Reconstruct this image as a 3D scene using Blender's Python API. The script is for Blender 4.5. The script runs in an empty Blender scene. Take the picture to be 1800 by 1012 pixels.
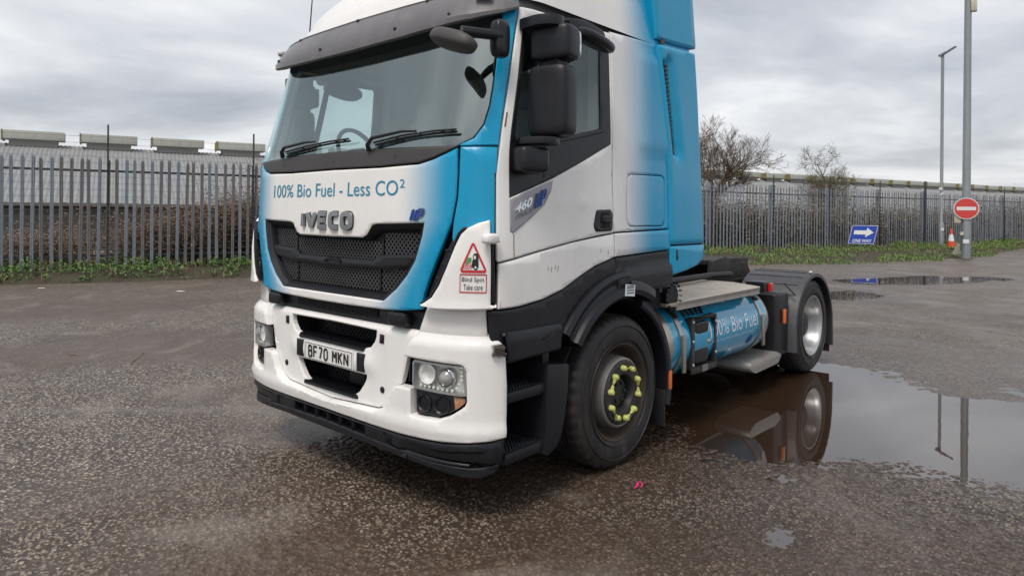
import bpy, bmesh, math, random
import numpy as np
from mathutils import Vector, Matrix, noise
from mathutils.geometry import tessellate_polygon

R = math.radians
scene = bpy.context.scene
COL = scene.collection
random.seed(7)

# ------------------------------------------------------------------ camera
cam = bpy.data.cameras.new('camera')
cam.sensor_width = 36.0
cam.lens = 1192.257 / 1800 * 36
cam.shift_y = -(506 - 377.2) / 1800
cam.clip_start = .05
cam.clip_end = 3000
cam.dof.use_dof = True; cam.dof.focus_distance = 4.7; cam.dof.aperture_fstop = 5.0
camo = bpy.data.objects.new('camera', cam)
COL.objects.link(camo)
camo.matrix_world = (Matrix.Translation((3.667, -2.403, 1.65)) @ Matrix.Rotation(R(41.868), 4, 'Z')
                     @ Matrix.Rotation(R(90), 4, 'X') @ Matrix.Rotation(R(.5), 4, 'Z'))
scene.camera = camo

# ------------------------------------------------------------------ sky and sun
SUN_EL, SUN_DIR = 58, Vector((.28, -.95, 0)).normalized()
world = bpy.data.worlds.new('World')
scene.world = world
world.use_nodes = True
nt = world.node_tree
for n in list(nt.nodes): nt.nodes.remove(n)
def WN(t, **k):
    n = nt.nodes.new(t)
    for a, b in k.items(): setattr(n, a, b)
    return n
sky = WN('ShaderNodeTexSky', sky_type='NISHITA', sun_disc=False, sun_elevation=R(SUN_EL),
         sun_rotation=math.atan2(SUN_DIR.x, SUN_DIR.y), air_density=1.2, dust_density=3.0)
tc = WN('ShaderNodeTexCoord')
sep = WN('ShaderNodeSeparateXYZ'); nt.links.new(tc.outputs['Generated'], sep.inputs[0])
def wmath(op, a, b=None):
    n = WN('ShaderNodeMath', operation=op)
    for i, v in enumerate((a, b)):
        if v is None: continue
        if isinstance(v, (int, float)): n.inputs[i].default_value = v
        else: nt.links.new(v, n.inputs[i])
    return n.outputs[0]
zz = wmath('ADD', wmath('MAXIMUM', sep.outputs[2], 0.0), .16)
cx_ = wmath('DIVIDE', sep.outputs[0], zz); cy_ = wmath('DIVIDE', sep.outputs[1], zz)
cmb = WN('ShaderNodeCombineXYZ'); nt.links.new(cx_, cmb.inputs[0]); nt.links.new(cy_, cmb.inputs[1])
nz = WN('ShaderNodeTexNoise'); nz.inputs['Scale'].default_value = .85; nz.inputs['Detail'].default_value = 9
nz.inputs['Roughness'].default_value = .52; nz.inputs['Distortion'].default_value = .35
nt.links.new(cmb.outputs[0], nz.inputs['Vector'])
rp = WN('ShaderNodeValToRGB')
rp.color_ramp.elements[0].position = .30; rp.color_ramp.elements[0].color = (2.75, 2.95, 3.35, 1)
rp.color_ramp.elements[1].position = .66; rp.color_ramp.elements[1].color = (6.8, 6.8, 6.9, 1)
e = rp.color_ramp.elements.new(.5); e.color = (4.6, 4.75, 5.05, 1)
nt.links.new(nz.outputs['Fac'], rp.inputs[0])
mx = WN('ShaderNodeMixRGB'); mx.inputs[0].default_value = .90
nt.links.new(sky.outputs[0], mx.inputs[1]); nt.links.new(rp.outputs[0], mx.inputs[2])
bg = WN('ShaderNodeBackground'); bg.inputs['Strength'].default_value = .105
nt.links.new(mx.outputs[0], bg.inputs[0])
wo = WN('ShaderNodeOutputWorld'); nt.links.new(bg.outputs[0], wo.inputs[0])

sun = bpy.data.lights.new('sun', 'SUN'); sun.energy = 1.5; sun.angle = R(22); sun.color = (1, .93, .84)
suno = bpy.data.objects.new('sun', sun); COL.objects.link(suno)
sd = SUN_DIR * math.cos(R(SUN_EL)) + Vector((0, 0, math.sin(R(SUN_EL))))
suno.rotation_euler = sd.to_track_quat('Z', 'Y').to_euler()
scene.view_settings.view_transform = 'Standard'
scene.view_settings.look = 'None'
scene.view_settings.gamma = 1
scene.view_settings.exposure = 0.5
scene.view_settings.use_curve_mapping = False

# ------------------------------------------------------------------ materials
def new_mat(name):
    m = bpy.data.materials.new(name); m.use_nodes = True
    t = m.node_tree
    return m, t, t.nodes['Principled BSDF']
class NT:
    def __init__(s, t): s.t = t
    def n(s, ty, **k):
        x = s.t.nodes.new(ty)
        for a, b in k.items(): setattr(x, a, b)
        return x
    def set(s, sock, v):
        if isinstance(v, (int, float, tuple, list)): sock.default_value = v
        else: s.t.links.new(v, sock)
    def math(s, op, a, b=None, c=None, clamp=False):
        x = s.n('ShaderNodeMath', operation=op, use_clamp=clamp)
        for i, v in enumerate((a, b, c)):
            if v is not None: s.set(x.inputs[i], v)
        return x.outputs[0]
    def mix(s, f, a, b, blend='MIX'):
        x = s.n('ShaderNodeMixRGB', blend_type=blend)
        s.set(x.inputs[0], f); s.set(x.inputs[1], a); s.set(x.inputs[2], b)
        return x.outputs[0]
    def noise(s, vec, scale, detail=4, rough=.5, dist=0):
        x = s.n('ShaderNodeTexNoise')
        if vec is not None: s.t.links.new(vec, x.inputs['Vector'])
        x.inputs['Scale'].default_value = scale; x.inputs['Detail'].default_value = detail
        x.inputs['Roughness'].default_value = rough; x.inputs['Distortion'].default_value = dist
        return x.outputs['Fac']
    def ramp(s, v, a, b, smooth=True):
        x = s.n('ShaderNodeMapRange', interpolation_type='SMOOTHSTEP' if smooth else 'LINEAR')
        s.set(x.inputs[0], v); x.inputs[1].default_value = a; x.inputs[2].default_value = b
        return x.outputs[0]
    def coord(s, which='Object'):
        return s.n('ShaderNodeTexCoord').outputs[which]
    def scale(s, vec, sc):
        x = s.n('ShaderNodeMapping'); s.t.links.new(vec, x.inputs[0]); x.inputs['Scale'].default_value = sc
        return x.outputs[0]
    def bump(s, h, strength, dist, normal=None):
        x = s.n('ShaderNodeBump'); s.set(x.inputs['Height'], h)
        x.inputs['Strength'].default_value = strength; x.inputs['Distance'].default_value = dist
        if normal is not None: s.t.links.new(normal, x.inputs['Normal'])
        return x.outputs[0]
def c4_(c): return (c[0], c[1], c[2], 1)
def M(name, col, rough=.5, metal=0, coat=0, var=.18, vscale=6, bump=0, bscale=250, spec=.5, dirt=0, dirtcol=(.12, .10, .08)):
    m, t, b = new_mat(name); N = NT(t); co = N.coord()
    f = N.noise(co, vscale, 6, .6)
    c = N.mix(f, c4_([x * (1 - var) for x in col]), c4_([min(1, x * (1 + var)) for x in col]))
    if dirt:
        g = N.noise(N.scale(co, (3, 3, .8)), 4, 8, .65)
        c = N.mix(N.math('MULTIPLY', N.ramp(g, .45, .8), dirt), c, c4_(dirtcol))
    N.set(b.inputs['Base Color'], c)
    N.set(b.inputs['Roughness'], N.math('ADD', N.math('MULTIPLY', N.noise(co, vscale * 3, 5), .24 * rough), rough * .88))
    b.inputs['Metallic'].default_value = metal
    b.inputs['Coat Weight'].default_value = coat; b.inputs['Coat Roughness'].default_value = .06
    b.inputs['Specular IOR Level'].default_value = spec
    if bump: N.set(b.inputs['Normal'], N.bump(N.noise(co, bscale, 3), bump, .002))
    return m
WHITE = (.85, .84, .82); BLUE = (.0, .315, .56)
def paint(name, kind):
    m, t, b = new_mat(name); N = NT(t); co = N.coord()
    s = N.n('ShaderNodeSeparateXYZ'); t.links.new(co, s.inputs[0]); x, y, z = s.outputs
    if kind == 'white': f = 0.0
    elif kind == 'blue': f = 1.0
    elif kind == 'hood':
        ax = N.math('ABSOLUTE', x)
        low = N.math('MULTIPLY', N.math('MAXIMUM', N.math('SUBTRACT', 1.62, z), 0.0), .52)
        f = N.ramp(N.math('ADD', ax, low), .64, 1.02)
    else:
        f = N.ramp(N.math('ADD', y, N.math('MULTIPLY', z, -.04)), 1.25, 1.74)
    if kind in ('hood', 'side'):
        f = N.math('ADD', f, N.math('MULTIPLY', N.math('SUBTRACT', N.noise(co, 900, 1), .5), .10), clamp=True)
    c = N.mix(f, c4_(WHITE), c4_(BLUE))
    # traffic film: streaky, with a shape of its own
    g = N.noise(N.scale(co, (7, 7, .9)), 2.2, 8, .68)
    g2 = N.noise(co, 14, 8, .7)
    c = N.mix(N.math('MULTIPLY', N.ramp(g, .48, .85), .09), c, (.33, .30, .26, 1))
    g3 = N.noise(N.scale(co, (1, 1, .35)), 2.0, 5, .6)
    c = N.mix(N.math('MULTIPLY', N.ramp(g3, .48, .72), .07), c, (.42, .38, .32, 1))
    N.set(b.inputs['Base Color'], c)
    N.set(b.inputs['Roughness'], N.math('ADD', N.math('MULTIPLY', g2, .16), .20))
    b.inputs['Coat Weight'].default_value = .25; b.inputs['Coat Roughness'].default_value = .03; b.inputs['Specular IOR Level'].default_value = .30
    return m
def glass(name, tint, gloss, rough=.0):
    m, t, b = new_mat(name); N = NT(t); t.nodes.remove(b)
    tr = N.n('ShaderNodeBsdfTransparent'); tr.inputs[0].default_value = c4_(tint)
    gl = N.n('ShaderNodeBsdfGlossy'); gl.inputs['Roughness'].default_value = rough
    gl.inputs[0].default_value = (.88, 1, .97, 1)
    ge = N.n('ShaderNodeNewGeometry'); dt = N.n('ShaderNodeVectorMath', operation='DOT_PRODUCT')
    t.links.new(ge.outputs['Normal'], dt.inputs[0]); t.links.new(ge.outputs['Incoming'], dt.inputs[1])
    one = N.math('SUBTRACT', 1.0, N.math('ABSOLUTE', dt.outputs['Value']), clamp=True)
    frs = N.math('ADD', gloss, N.math('MULTIPLY', N.math('POWER', one, 5.0), 1 - gloss))
    mxs = N.n('ShaderNodeMixShader')
    sm = N.ramp(N.noise(N.scale(N.coord(), (1, 1, 1)), 5, 8, .7), .5, .9)
    t.links.new(N.math('ADD', frs, N.math('MULTIPLY', sm, .03), clamp=True), mxs.inputs[0])
    t.links.new(tr.outputs[0], mxs.inputs[1]); t.links.new(gl.outputs[0], mxs.inputs[2])
    t.links.new(mxs.outputs[0], t.nodes['Material Output'].inputs[0])
    return m
P_WHITE = paint('white_paint', 'white'); P_BLUE = paint('blue_paint', 'blue')
P_HOOD = paint('hood_fade_paint', 'hood'); P_SIDE = paint('side_fade_paint', 'side')
BLACK = M('black_plastic', (.0105, .0115, .016), .42, bump=.25, bscale=500, var=.3, dirt=.22, dirtcol=(.05, .046, .043), spec=.4)
SATIN = M('satin_black', (.010, .011, .015), .34, var=.3, dirt=.2, dirtcol=(.045, .042, .04), spec=.4)
DARK = M('dark_void', (.006, .006, .007), .8)
VISOR = M('visor_grey', (.125, .12, .128), .32, var=.3, vscale=3, dirt=.5, dirtcol=(.24, .21, .19))
COWLG = M('cowl_grey', (.055, .052, .052), .55, bump=.2, bscale=600, var=.25)
RUBBER = M('tyre_rubber', (.018, .017, .018), .55, var=.5, vscale=9, dirt=.65, dirtcol=(.085, .070, .058), bump=.25, bscale=120)
RUST = M('rusty_rim', (.06, .045, .036), .6, metal=.3, var=.5, vscale=14, dirt=.6, dirtcol=(.13, .07, .04))
HUBG = M('hub_dark', (.035, .034, .035), .5, metal=.3, var=.3, dirt=.4, dirtcol=(.10, .09, .08))
RIMW = M('rim_pale', (.24, .235, .23), .45, metal=.4, var=.25, dirt=.6, dirtcol=(.15, .11, .08))
SILVER = M('rim_silver', (.52, .53, .54), .36, metal=.7, var=.2, dirt=.5, dirtcol=(.16, .13, .10))
CHROME = M('chrome', (.75, .76, .78), .09, metal=1, var=.06)
BADGE = M('badge_metal', (.30, .31, .32), .22, metal=.9, var=.2)
BADGEP = M('badge_plate', (.34, .34, .36), .4, metal=.35, var=.1)
NUTY = M('nut_yellow', (.62, .66, .20), .5, var=.25, dirt=.4, dirtcol=(.2, .18, .1))
AMBER = M('amber_lens', (.80, .16, .015), .2, coat=.5, var=.15)
AMBERD = M('smoked_lens', (.045, .028, .026), .12, coat=.8, var=.3)
RED = M('red_lens', (.55, .02, .02), .2, coat=.5)
PLATEW = M('plate_white', (.80, .80, .78), .35, var=.06, dirt=.2, dirtcol=(.45, .4, .33))
INK = M('black_ink', (.012, .012, .014), .4)
TXTBLUE = M('blue_vinyl', (.012, .25, .42), .4, var=.08)
TXTWHITE = M('white_vinyl', (.72, .78, .82), .45, var=.08)
NPBLUE = M('logo_blue', (.004, .06, .33), .4, var=.08)
STRED = M('sticker_red', (.55, .025, .03), .45)
STGREEN = M('sticker_green', (.06, .30, .09), .5)
ALU = M('worn_aluminium', (.42, .40, .37), .45, metal=.45, var=.25, vscale=4, dirt=.6, dirtcol=(.26, .22, .18))
CHECKER, _t, _b = new_mat('tread_plate'); N = NT(_t); _c = N.coord()
_ck = N.n('ShaderNodeTexChecker'); _t.links.new(N.scale(_c, (28, 28, 1)), _ck.inputs[0]); _ck.inputs['Scale'].default_value = 1
_d = N.ramp(N.noise(_c, 3, 8, .65), .35, .75)
N.set(_b.inputs['Base Color'], N.mix(_d, (.50, .44, .36, 1), (.34, .285, .22, 1)))
_b.inputs['Metallic'].default_value = .3; _b.inputs['Roughness'].default_value = .5
N.set(_b.inputs['Normal'], N.bump(_ck.outputs['Fac'], .6, .004))
TANKB = M('tank_blue', (.0, .305, .55), .16, coat=.8, var=.12, vscale=2, dirt=.25, dirtcol=(.10, .16, .20))
STEEL = M('stainless', (.50, .46, .40), .33, metal=.85, var=.2, vscale=5, dirt=.5, dirtcol=(.30, .24, .17))
CHAS = M('chassis_black', (.016, .015, .015), .6, var=.4, dirt=.6, dirtcol=(.06, .05, .042))
FENDG = M('fender_grey', (.058, .060, .068), .5, var=.25, dirt=.5, dirtcol=(.12, .11, .10), bump=.15)
GLASS_WS = glass('windscreen_glass', (.80, .93, .90), .30)
GLASS_SD = glass('door_glass', (.62, .72, .74), .14)
LENS = glass('lamp_lens', (.97, .97, .97), .05)
INTG = M('cab_interior_grey', (.55, .57, .57), .8, var=.12, bump=.2)
INTD = M('cab_interior_dark', (.09, .095, .10), .75, var=.2, bump=.2)
SEATM = M('seat_fabric', (.32, .33, .34), .9, var=.2, bump=.4, bscale=300)
LEDW = M('led_clear', (.75, .78, .70), .15, coat=.6)
PINK = M('pink_plastic', (.75, .04, .20), .4)

# ------------------------------------------------------------------ mesh helpers
def link(name, me, mat, parent=None):
    o = bpy.data.objects.new(name, me); COL.objects.link(o)
    if mat is not None and not me.materials: me.materials.append(mat)
    if parent is not None: o.parent = parent
    return o
def finish(bm, name, mat, parent=None, angle=35, bevel=0, seg=2, smooth=True):
    if bevel:
        bmesh.ops.remove_doubles(bm, verts=bm.verts, dist=1e-5)
        ed = [e for e in bm.edges if len(e.link_faces) == 2 and e.calc_face_angle(0) > R(30)]
        bmesh.ops.bevel(bm, geom=ed, offset=bevel, segments=seg, affect='EDGES', clamp_overlap=True, profile=.6)
    me = bpy.data.meshes.new(name); bm.to_mesh(me); bm.free()
    if smooth:
        me.shade_smooth(); me.set_sharp_from_angle(angle=R(angle))
    return link(name, me, mat, parent)
class MB:
    def __init__(s): s.v = []; s.f = []
    def add(s, vs, fs):
        k = len(s.v); s.v += [tuple(v) for v in vs]; s.f += [tuple(i + k for i in f) for f in fs]; return s
    def box(s, x0, x1, y0, y1, z0, z1):
        return s.add([(x0,y0,z0),(x1,y0,z0),(x1,y1,z0),(x0,y1,z0),(x0,y0,z1),(x1,y0,z1),(x1,y1,z1),(x0,y1,z1)],
                     [(0,3,2,1),(4,5,6,7),(0,1,5,4),(1,2,6,5),(2,3,7,6),(3,0,4,7)])
    def obox(s, c, size, rot=None):
        k = len(s.v); hx, hy, hz = [a / 2 for a in size]
        s.box(-hx, hx, -hy, hy, -hz, hz); Mx = Matrix.Translation(c) @ (rot.to_4x4() if rot else Matrix())
        s.v[k:] = [tuple(Mx @ Vector(v)) for v in s.v[k:]]; return s
    def tube(s, pts, r, n=8, cap=True):
        pts = [Vector(p) for p in pts]; rr = r if isinstance(r, (list, tuple)) else [r] * len(pts)
        ring = []; up = None
        for i, p in enumerate(pts):
            a = pts[max(0, i - 1)]; b = pts[min(len(pts) - 1, i + 1)]; d = (b - a).normalized()
            if up is None:
                up = Vector((0, 0, 1)) if abs(d.z) < .9 else Vector((1, 0, 0))
            x = d.cross(up).normalized(); y = x.cross(d).normalized(); up = y
            ring.append([p + (x * math.cos(t) + y * math.sin(t)) * rr[i] for t in [2 * math.pi * j / n for j in range(n)]])
        vs = [v for q in ring for v in q]; fs = []
        for i in range(len(pts) - 1):
            for j in range(n):
                a = i * n + j; b = i * n + (j + 1) % n; fs.append((a, b, b + n, a + n))
        if cap: fs += [tuple(range(n - 1, -1, -1)), tuple(range((len(pts) - 1) * n, len(pts) * n))]
        return s.add(vs, fs)
    def lathe(s, prof, o, ax='x', n=48, closed=False):
        vs = []; fs = []; m = len(prof)
        for j in range(n):
            t = 2 * math.pi * j / n; c, q = math.cos(t), math.sin(t)
            for r, a in prof:
                vs.append({'x': (o[0] + a, o[1] + r * c, o[2] + r * q), 'y': (o[0] + r * c, o[1] + a, o[2] + r * q),
                           'z': (o[0] + r * c, o[1] + r * q, o[2] + a)}[ax])
        for j in range(n):
            k = (j + 1) % n
            for i in range(m - 1 + (1 if closed else 0)):
                i2 = (i + 1) % m; fs.append((j * m + i, j * m + i2, k * m + i2, k * m + i))
        return s.add(vs, fs)
    def prism(s, poly, fn, d0, d1):
        n = len(poly); vs = [fn(a, b, d0) for a, b in poly] + [fn(a, b, d1) for a, b in poly]
        tr = tessellate_polygon([[Vector((a, b, 0)) for a, b in poly]])
        fs = [tuple(t) for t in tr] + [tuple(i + n for i in t[::-1]) for t in tr]
        fs += [(i, (i + 1) % n, (i + 1) % n + n, i + n) for i in range(n)]
        return s.add(vs, fs)
    def sq(s, c, size, e1=.35, e2=.35, nu=24, nv=14, rot=None):
        """superquadric rounded box"""
        def pw(a, e): return math.copysign(abs(a) ** e, a)
        vs = []; fs = []
        for i in range(nv + 1):
            ph = -math.pi / 2 + math.pi * i / nv
            for j in range(nu):
                th = 2 * math.pi * j / nu
                v = Vector((pw(math.cos(ph), e1) * pw(math.cos(th), e2) * size[0] / 2,
                            pw(math.cos(ph), e1) * pw(math.sin(th), e2) * size[1] / 2, pw(math.sin(ph), e1) * size[2] / 2))
                if rot: v = rot @ v
                vs.append(v + Vector(c))
        for i in range(nv):
            for j in range(nu):
                a = i * nu + j; b = i * nu + (j + 1) % nu; fs.append((a, b, b + nu, a + nu))
        return s.add(vs, fs)
    def build(s, name, mat, parent=None, angle=35, bevel=0, seg=2, smooth=True):
        bm = bmesh.new(); vs = [bm.verts.new(v) for v in s.v]
        for f in s.f:
            if len(set(f)) >= 3:
                try: bm.faces.new([vs[i] for i in f])
                except ValueError: pass
        bmesh.ops.remove_doubles(bm, verts=bm.verts, dist=1e-6)
        bmesh.ops.recalc_face_normals(bm, faces=bm.faces)
        return finish(bm, name, mat, parent, angle, bevel, seg, smooth)
def empty(name, loc=(0, 0, 0), parent=None):
    o = bpy.data.objects.new(name, None); COL.objects.link(o); o.location = loc
    o.empty_display_size = .2
    if parent: o.parent = parent
    return o
def tag(o, label=None, cat=None, group=None, kind=None):
    if label: o['label'] = label
    if cat: o['category'] = cat
    if group: o['group'] = group
    if kind: o['kind'] = kind
    return o
def rounded(poly, r, n=4):
    """round the corners of a polygon"""
    out = []
    for i, p in enumerate(poly):
        a = Vector(poly[i - 1]); b = Vector(p); c = Vector(poly[(i + 1) % len(poly)])
        d1 = (a - b); d2 = (c - b); q = min(r, d1.length * .45, d2.length * .45)
        p1 = b + d1.normalized() * q; p2 = b + d2.normalized() * q
        for k in range(n + 1):
            t = k / n; w = p1 * (1 - t) ** 2 + b * 2 * t * (1 - t) + p2 * t * t; out.append((w.x, w.y))
    return out
def skin(name, outer, mat, parent=None, fmap=None, holes=(), off=0, thick=.012, gap=.0025, rnd=.005, du=.05, dv=.08, mirror=False, angle=40, offfn=None):
    """a panel cut from a curved skin: 2D polygon -> grid -> mapped, with rounded edge and depth"""
    fmap = fmap or S
    bm = bmesh.new()
    def inset(poly, d, hole=False):
        n = len(poly); ar = sum(poly[i][0] * poly[(i + 1) % n][1] - poly[(i + 1) % n][0] * poly[i][1] for i in range(n))
        P = [Vector(p) for p in (poly if (ar > 0) != hole else poly[::-1])]; out = []
        P = [p for i, p in enumerate(P) if (p - P[i - 1]).length > 1e-4]; n = len(P)
        for i, p in enumerate(P):
            d1 = (p - P[i - 1]).normalized(); d2 = (P[(i + 1) % n] - p).normalized()
            n1 = Vector((-d1.y, d1.x)); n2 = Vector((-d2.y, d2.x)); m = n1 + n2
            m = m / max(.5, m.dot(n1)) if m.length > .2 else n1
            out.append(p + m * d)
        return out
    loops = [[Vector((p.x, p.y, 0)) for p in inset(outer, gap + rnd)]] + [[Vector((p.x, p.y, 0)) for p in inset(h, gap + rnd, True)] for h in holes]
    flat = [v for l in loops for v in l]
    vs = [bm.verts.new(v) for v in flat]
    for t in tessellate_polygon(loops):
        if len(set(t)) == 3:
            try: bm.faces.new([vs[i] for i in t])
            except ValueError: pass
    bmesh.ops.remove_doubles(bm, verts=bm.verts, dist=1e-6)
    for f in bm.faces:
        f.normal_update()
        if f.normal.z < 0: f.normal_flip()
    us = [v.x for v in flat]; zs = [v.y for v in flat]
    def cut(ax, lo, hi, st):
        k = math.ceil((lo + .004) / st)
        while k * st < hi - .004:
            co = Vector((k * st, 0, 0)) if ax == 0 else Vector((0, k * st, 0))
            no = Vector((1, 0, 0)) if ax == 0 else Vector((0, 1, 0))
            bmesh.ops.bisect_plane(bm, geom=bm.verts[:] + bm.edges[:] + bm.faces[:], plane_co=co, plane_no=no, dist=1e-4)
            k += 1
    cut(0, min(us), max(us), du); cut(1, min(zs), max(zs), dv)
    inn = [v for v in bm.verts if not v.is_boundary]
    bmesh.ops.remove_doubles(bm, verts=inn, dist=.009)
    def inward(v):
        ns = []
        for e in v.link_edges:
            if e.is_boundary:
                l = e.link_loops[0]; d = (l.link_loop_next.vert.co - l.vert.co); d.z = 0; d.normalize(); ns.append(Vector((-d.y, d.x, 0)))
        if len(ns) != 2: return Vector((0, 0, 0))
        m = ns[0] + ns[1]
        return m / max(.55, m.dot(ns[0])) if m.length > .2 else ns[0]
    bv = [v for v in bm.verts if v.is_boundary]; dirs = {v: inward(v) for v in bv}
    if rnd:
        ring = {v: bm.verts.new(v.co - dirs[v] * rnd) for v in bv}
        for e in [e for e in bm.edges if e.is_boundary]:
            l = e.link_loops[0]; p, q = l.vert, l.link_loop_next.vert
            bm.faces.new([q, p, ring[p], ring[q]])
    bound = {v for e in bm.edges if e.is_boundary for v in e.verts}
    uv = {v: (v.co.x, v.co.y) for v in bm.verts}
    bed = [e for e in bm.edges if e.is_boundary]
    back = {}
    for v in bound:
        b = bm.verts.new(v.co); back[v] = b; uv[b] = uv[v]
    for e in bed:
        l = e.link_loops[0]; a, b = l.vert, l.link_loop_next.vert
        bm.faces.new([b, a, back[a], back[b]])
    bk = set(back.values())
    for v in bm.verts:
        u, z = uv[v]; o = (offfn(u, z) if offfn else off)
        o = o - thick if v in bk else (o - rnd * .8 if v in bound else o)
        p = fmap(u, z, o)
        v.co = (-p[0], p[1], p[2]) if mirror else p
    if mirror: bmesh.ops.reverse_faces(bm, faces=bm.faces[:])
    return finish(bm, name, mat, parent, angle)
def both(name, outer, mat, parent=None, **k):
    return skin(name, outer, mat, parent, **k), skin(name, outer, mat, parent, mirror=True, **k)
def sym(half):
    """close a half outline (centre line first and last) into a symmetric loop"""
    return list(half) + [(-a, b) for a, b in reversed(half) if abs(a) > 1e-6]
def decal(name, v2, faces, fmap, off, mat, parent=None, depth=0, mirror=False):
    v2 = [tuple(p) + (0,) if len(p) == 2 else tuple(p) for p in v2]
    n = len(v2); vs = [fmap(a, b, off + c) for a, b, c in v2]
    fs = []
    for f in faces:
        ar = sum(v2[f[i]][0] * v2[f[(i + 1) % len(f)]][1] - v2[f[(i + 1) % len(f)]][0] * v2[f[i]][1] for i in range(len(f)))
        fs.append(tuple(f) if ar > 0 else tuple(f)[::-1])
    faces = fs[:]
    if depth:
        vs += [fmap(a, b, off - depth) for a, b, c in v2]
        cnt = {}
        for f in faces:
            for i in range(len(f)):
                e = (f[i], f[(i + 1) % len(f)]); cnt[tuple(sorted(e))] = cnt.get(tuple(sorted(e)), []) + [e]
        for k_, es in cnt.items():
            if len(es) == 1: a, b = es[0]; fs.append((b, a, a + n, b + n))
    if mirror: vs = [(-x, y, z) for x, y, z in vs]; fs = [f[::-1] for f in fs]
    bm = bmesh.new(); bv = [bm.verts.new(v) for v in vs]
    for f in fs:
        try: bm.faces.new([bv[i] for i in f])
        except ValueError: pass
    return finish(bm, name, mat, parent, 30)
def words(name, body, u0, u1, z0, z1, fmap, off, mat, parent, bold=0.0, shear=0.0, warp=None):
    """a line of lettering, one mesh for each word"""
    V, Fc = text2d(body, u0, u1, z0, z1, bold, shear)
    par = list(range(len(V)))
    def find(i):
        while par[i] != i: par[i] = par[par[i]]; i = par[i]
        return i
    for f in Fc:
        for i in f[1:]: par[find(i)] = find(f[0])
    comp = {}
    for i in range(len(V)): comp.setdefault(find(i), []).append(i)
    it = sorted(comp.values(), key=lambda c: min(V[i][0] for i in c)); gapw = (z1 - z0) * .24
    grp = []; right = -1e9
    for c in it:
        lo = min(V[i][0] for i in c)
        if lo - right > gapw: grp.append([])
        grp[-1] += c; right = max(right, max(V[i][0] for i in c))
    for g in grp:
        mp = {i: k for k, i in enumerate(g)}; vv = [V[i] for i in g]
        bm = bmesh.new(); bvs = [bm.verts.new((a, b, 0)) for a, b in vv]
        for f in Fc:
            if f[0] in mp:
                try: bm.faces.new([bvs[mp[i]] for i in f])
                except ValueError: pass
        st = (z1 - z0) / 6
        for k in range(1, 6): bmesh.ops.bisect_plane(bm, geom=bm.verts[:] + bm.edges[:] + bm.faces[:], plane_co=(0, z0 + k * st, 0), plane_no=(0, 1, 0), dist=1e-5)
        bm.verts.index_update(); bm.verts.ensure_lookup_table()
        vv = [(v.co.x, v.co.y) for v in bm.verts]; ff = [tuple(v.index for v in f.verts) for f in bm.faces]; bm.free()
        decal(name, vv, ff, fmap, off, mat, parent)
_txt = {}
def text2d(body, u0, u1, z0, z1, bold=0.0, shear=0.0, res=3):
    """lettering outlines filled, fitted to a box in (u, z)"""
    cu = bpy.data.curves.new('lettering', 'FONT'); cu.body = body; cu.offset = bold; cu.resolution_u = res
    ob = bpy.data.objects.new('lettering', cu); COL.objects.link(ob)
    dg = bpy.context.evaluated_depsgraph_get(); dg.update()
    me = ob.evaluated_get(dg).to_mesh()
    v = [(p.co.x + shear * p.co.y, p.co.y) for p in me.vertices]; f = [tuple(p.vertices) for p in me.polygons]
    ob.evaluated_get(dg).to_mesh_clear(); bpy.data.objects.remove(ob); bpy.data.curves.remove(cu)
    a0 = min(p[0] for p in v); a1 = max(p[0] for p in v); b0 = min(p[1] for p in v); b1 = max(p[1] for p in v)
    return [(u0 + (p[0] - a0) / (a1 - a0) * (u1 - u0), z0 + (p[1] - b0) / (b1 - b0) * (z1 - z0)) for p in v], f
def stroke(lines, w, cap=True):
    """thick polylines -> (verts, faces) in 2D with mitred joints; sharp corners split, each run a hair proud of the last"""
    V = []; F = []; runs = []
    for pl in lines:
        if pl[0] == pl[-1]: runs.append(pl); continue
        cur = [pl[0]]
        for i in range(1, len(pl)):
            cur.append(pl[i])
            if i < len(pl) - 1:
                d1 = (Vector(pl[i]) - Vector(pl[i - 1])).normalized(); d2 = (Vector(pl[i + 1]) - Vector(pl[i])).normalized()
                if d1.dot(d2) < -.15: runs.append(cur); cur = [pl[i]]
        runs.append(cur)
    def dense(pl):
        out = [pl[0]]
        for a, b in zip(pl, pl[1:]):
            k = max(1, int(math.hypot(b[0] - a[0], b[1] - a[1]) / .035))
            out += [(a[0] + (b[0] - a[0]) * i / k, a[1] + (b[1] - a[1]) * i / k) for i in range(1, k)] + [b]
        return out
    for ri, pl in enumerate(runs):
        pl = dense(pl)
        closed = pl[0] == pl[-1]; pts = [Vector(p) for p in (pl[:-1] if closed else pl)]; n = len(pts); base = len(V)
        for i, p in enumerate(pts):
            a = pts[i - 1] if (closed or i) else None; b = pts[(i + 1) % n] if (closed or i < n - 1) else None
            d1 = (p - a).normalized() if a is not None else None; d2 = (b - p).normalized() if b is not None else None
            if d1 is None: d1 = d2
            if d2 is None: d2 = d1
            n1 = Vector((-d1.y, d1.x)); n2 = Vector((-d2.y, d2.x)); m = (n1 + n2)
            m = m / max(.5, m.dot(n1) + 1e-9) if m.length > 1e-6 else n1
            V.append((p.x + m.x * w / 2, p.y + m.y * w / 2, ri * .0004)); V.append((p.x - m.x * w / 2, p.y - m.y * w / 2, ri * .0004))
        for i in range(n if closed else n - 1):
            j = (i + 1) % n; F.append((base + 2 * i, base + 2 * i + 1, base + 2 * j + 1, base + 2 * j))
    return V, F
def fit(V, bx, u0, u1, z0, z1, shear=0):
    x0, x1, y0, y1 = bx
    return [(u0 + ((x - x0) / (x1 - x0)) * (u1 - u0) + shear * (y - y0) / (y1 - y0), z0 + (y - y0) / (y1 - y0) * (z1 - z0)) for x, y in V]
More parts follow.
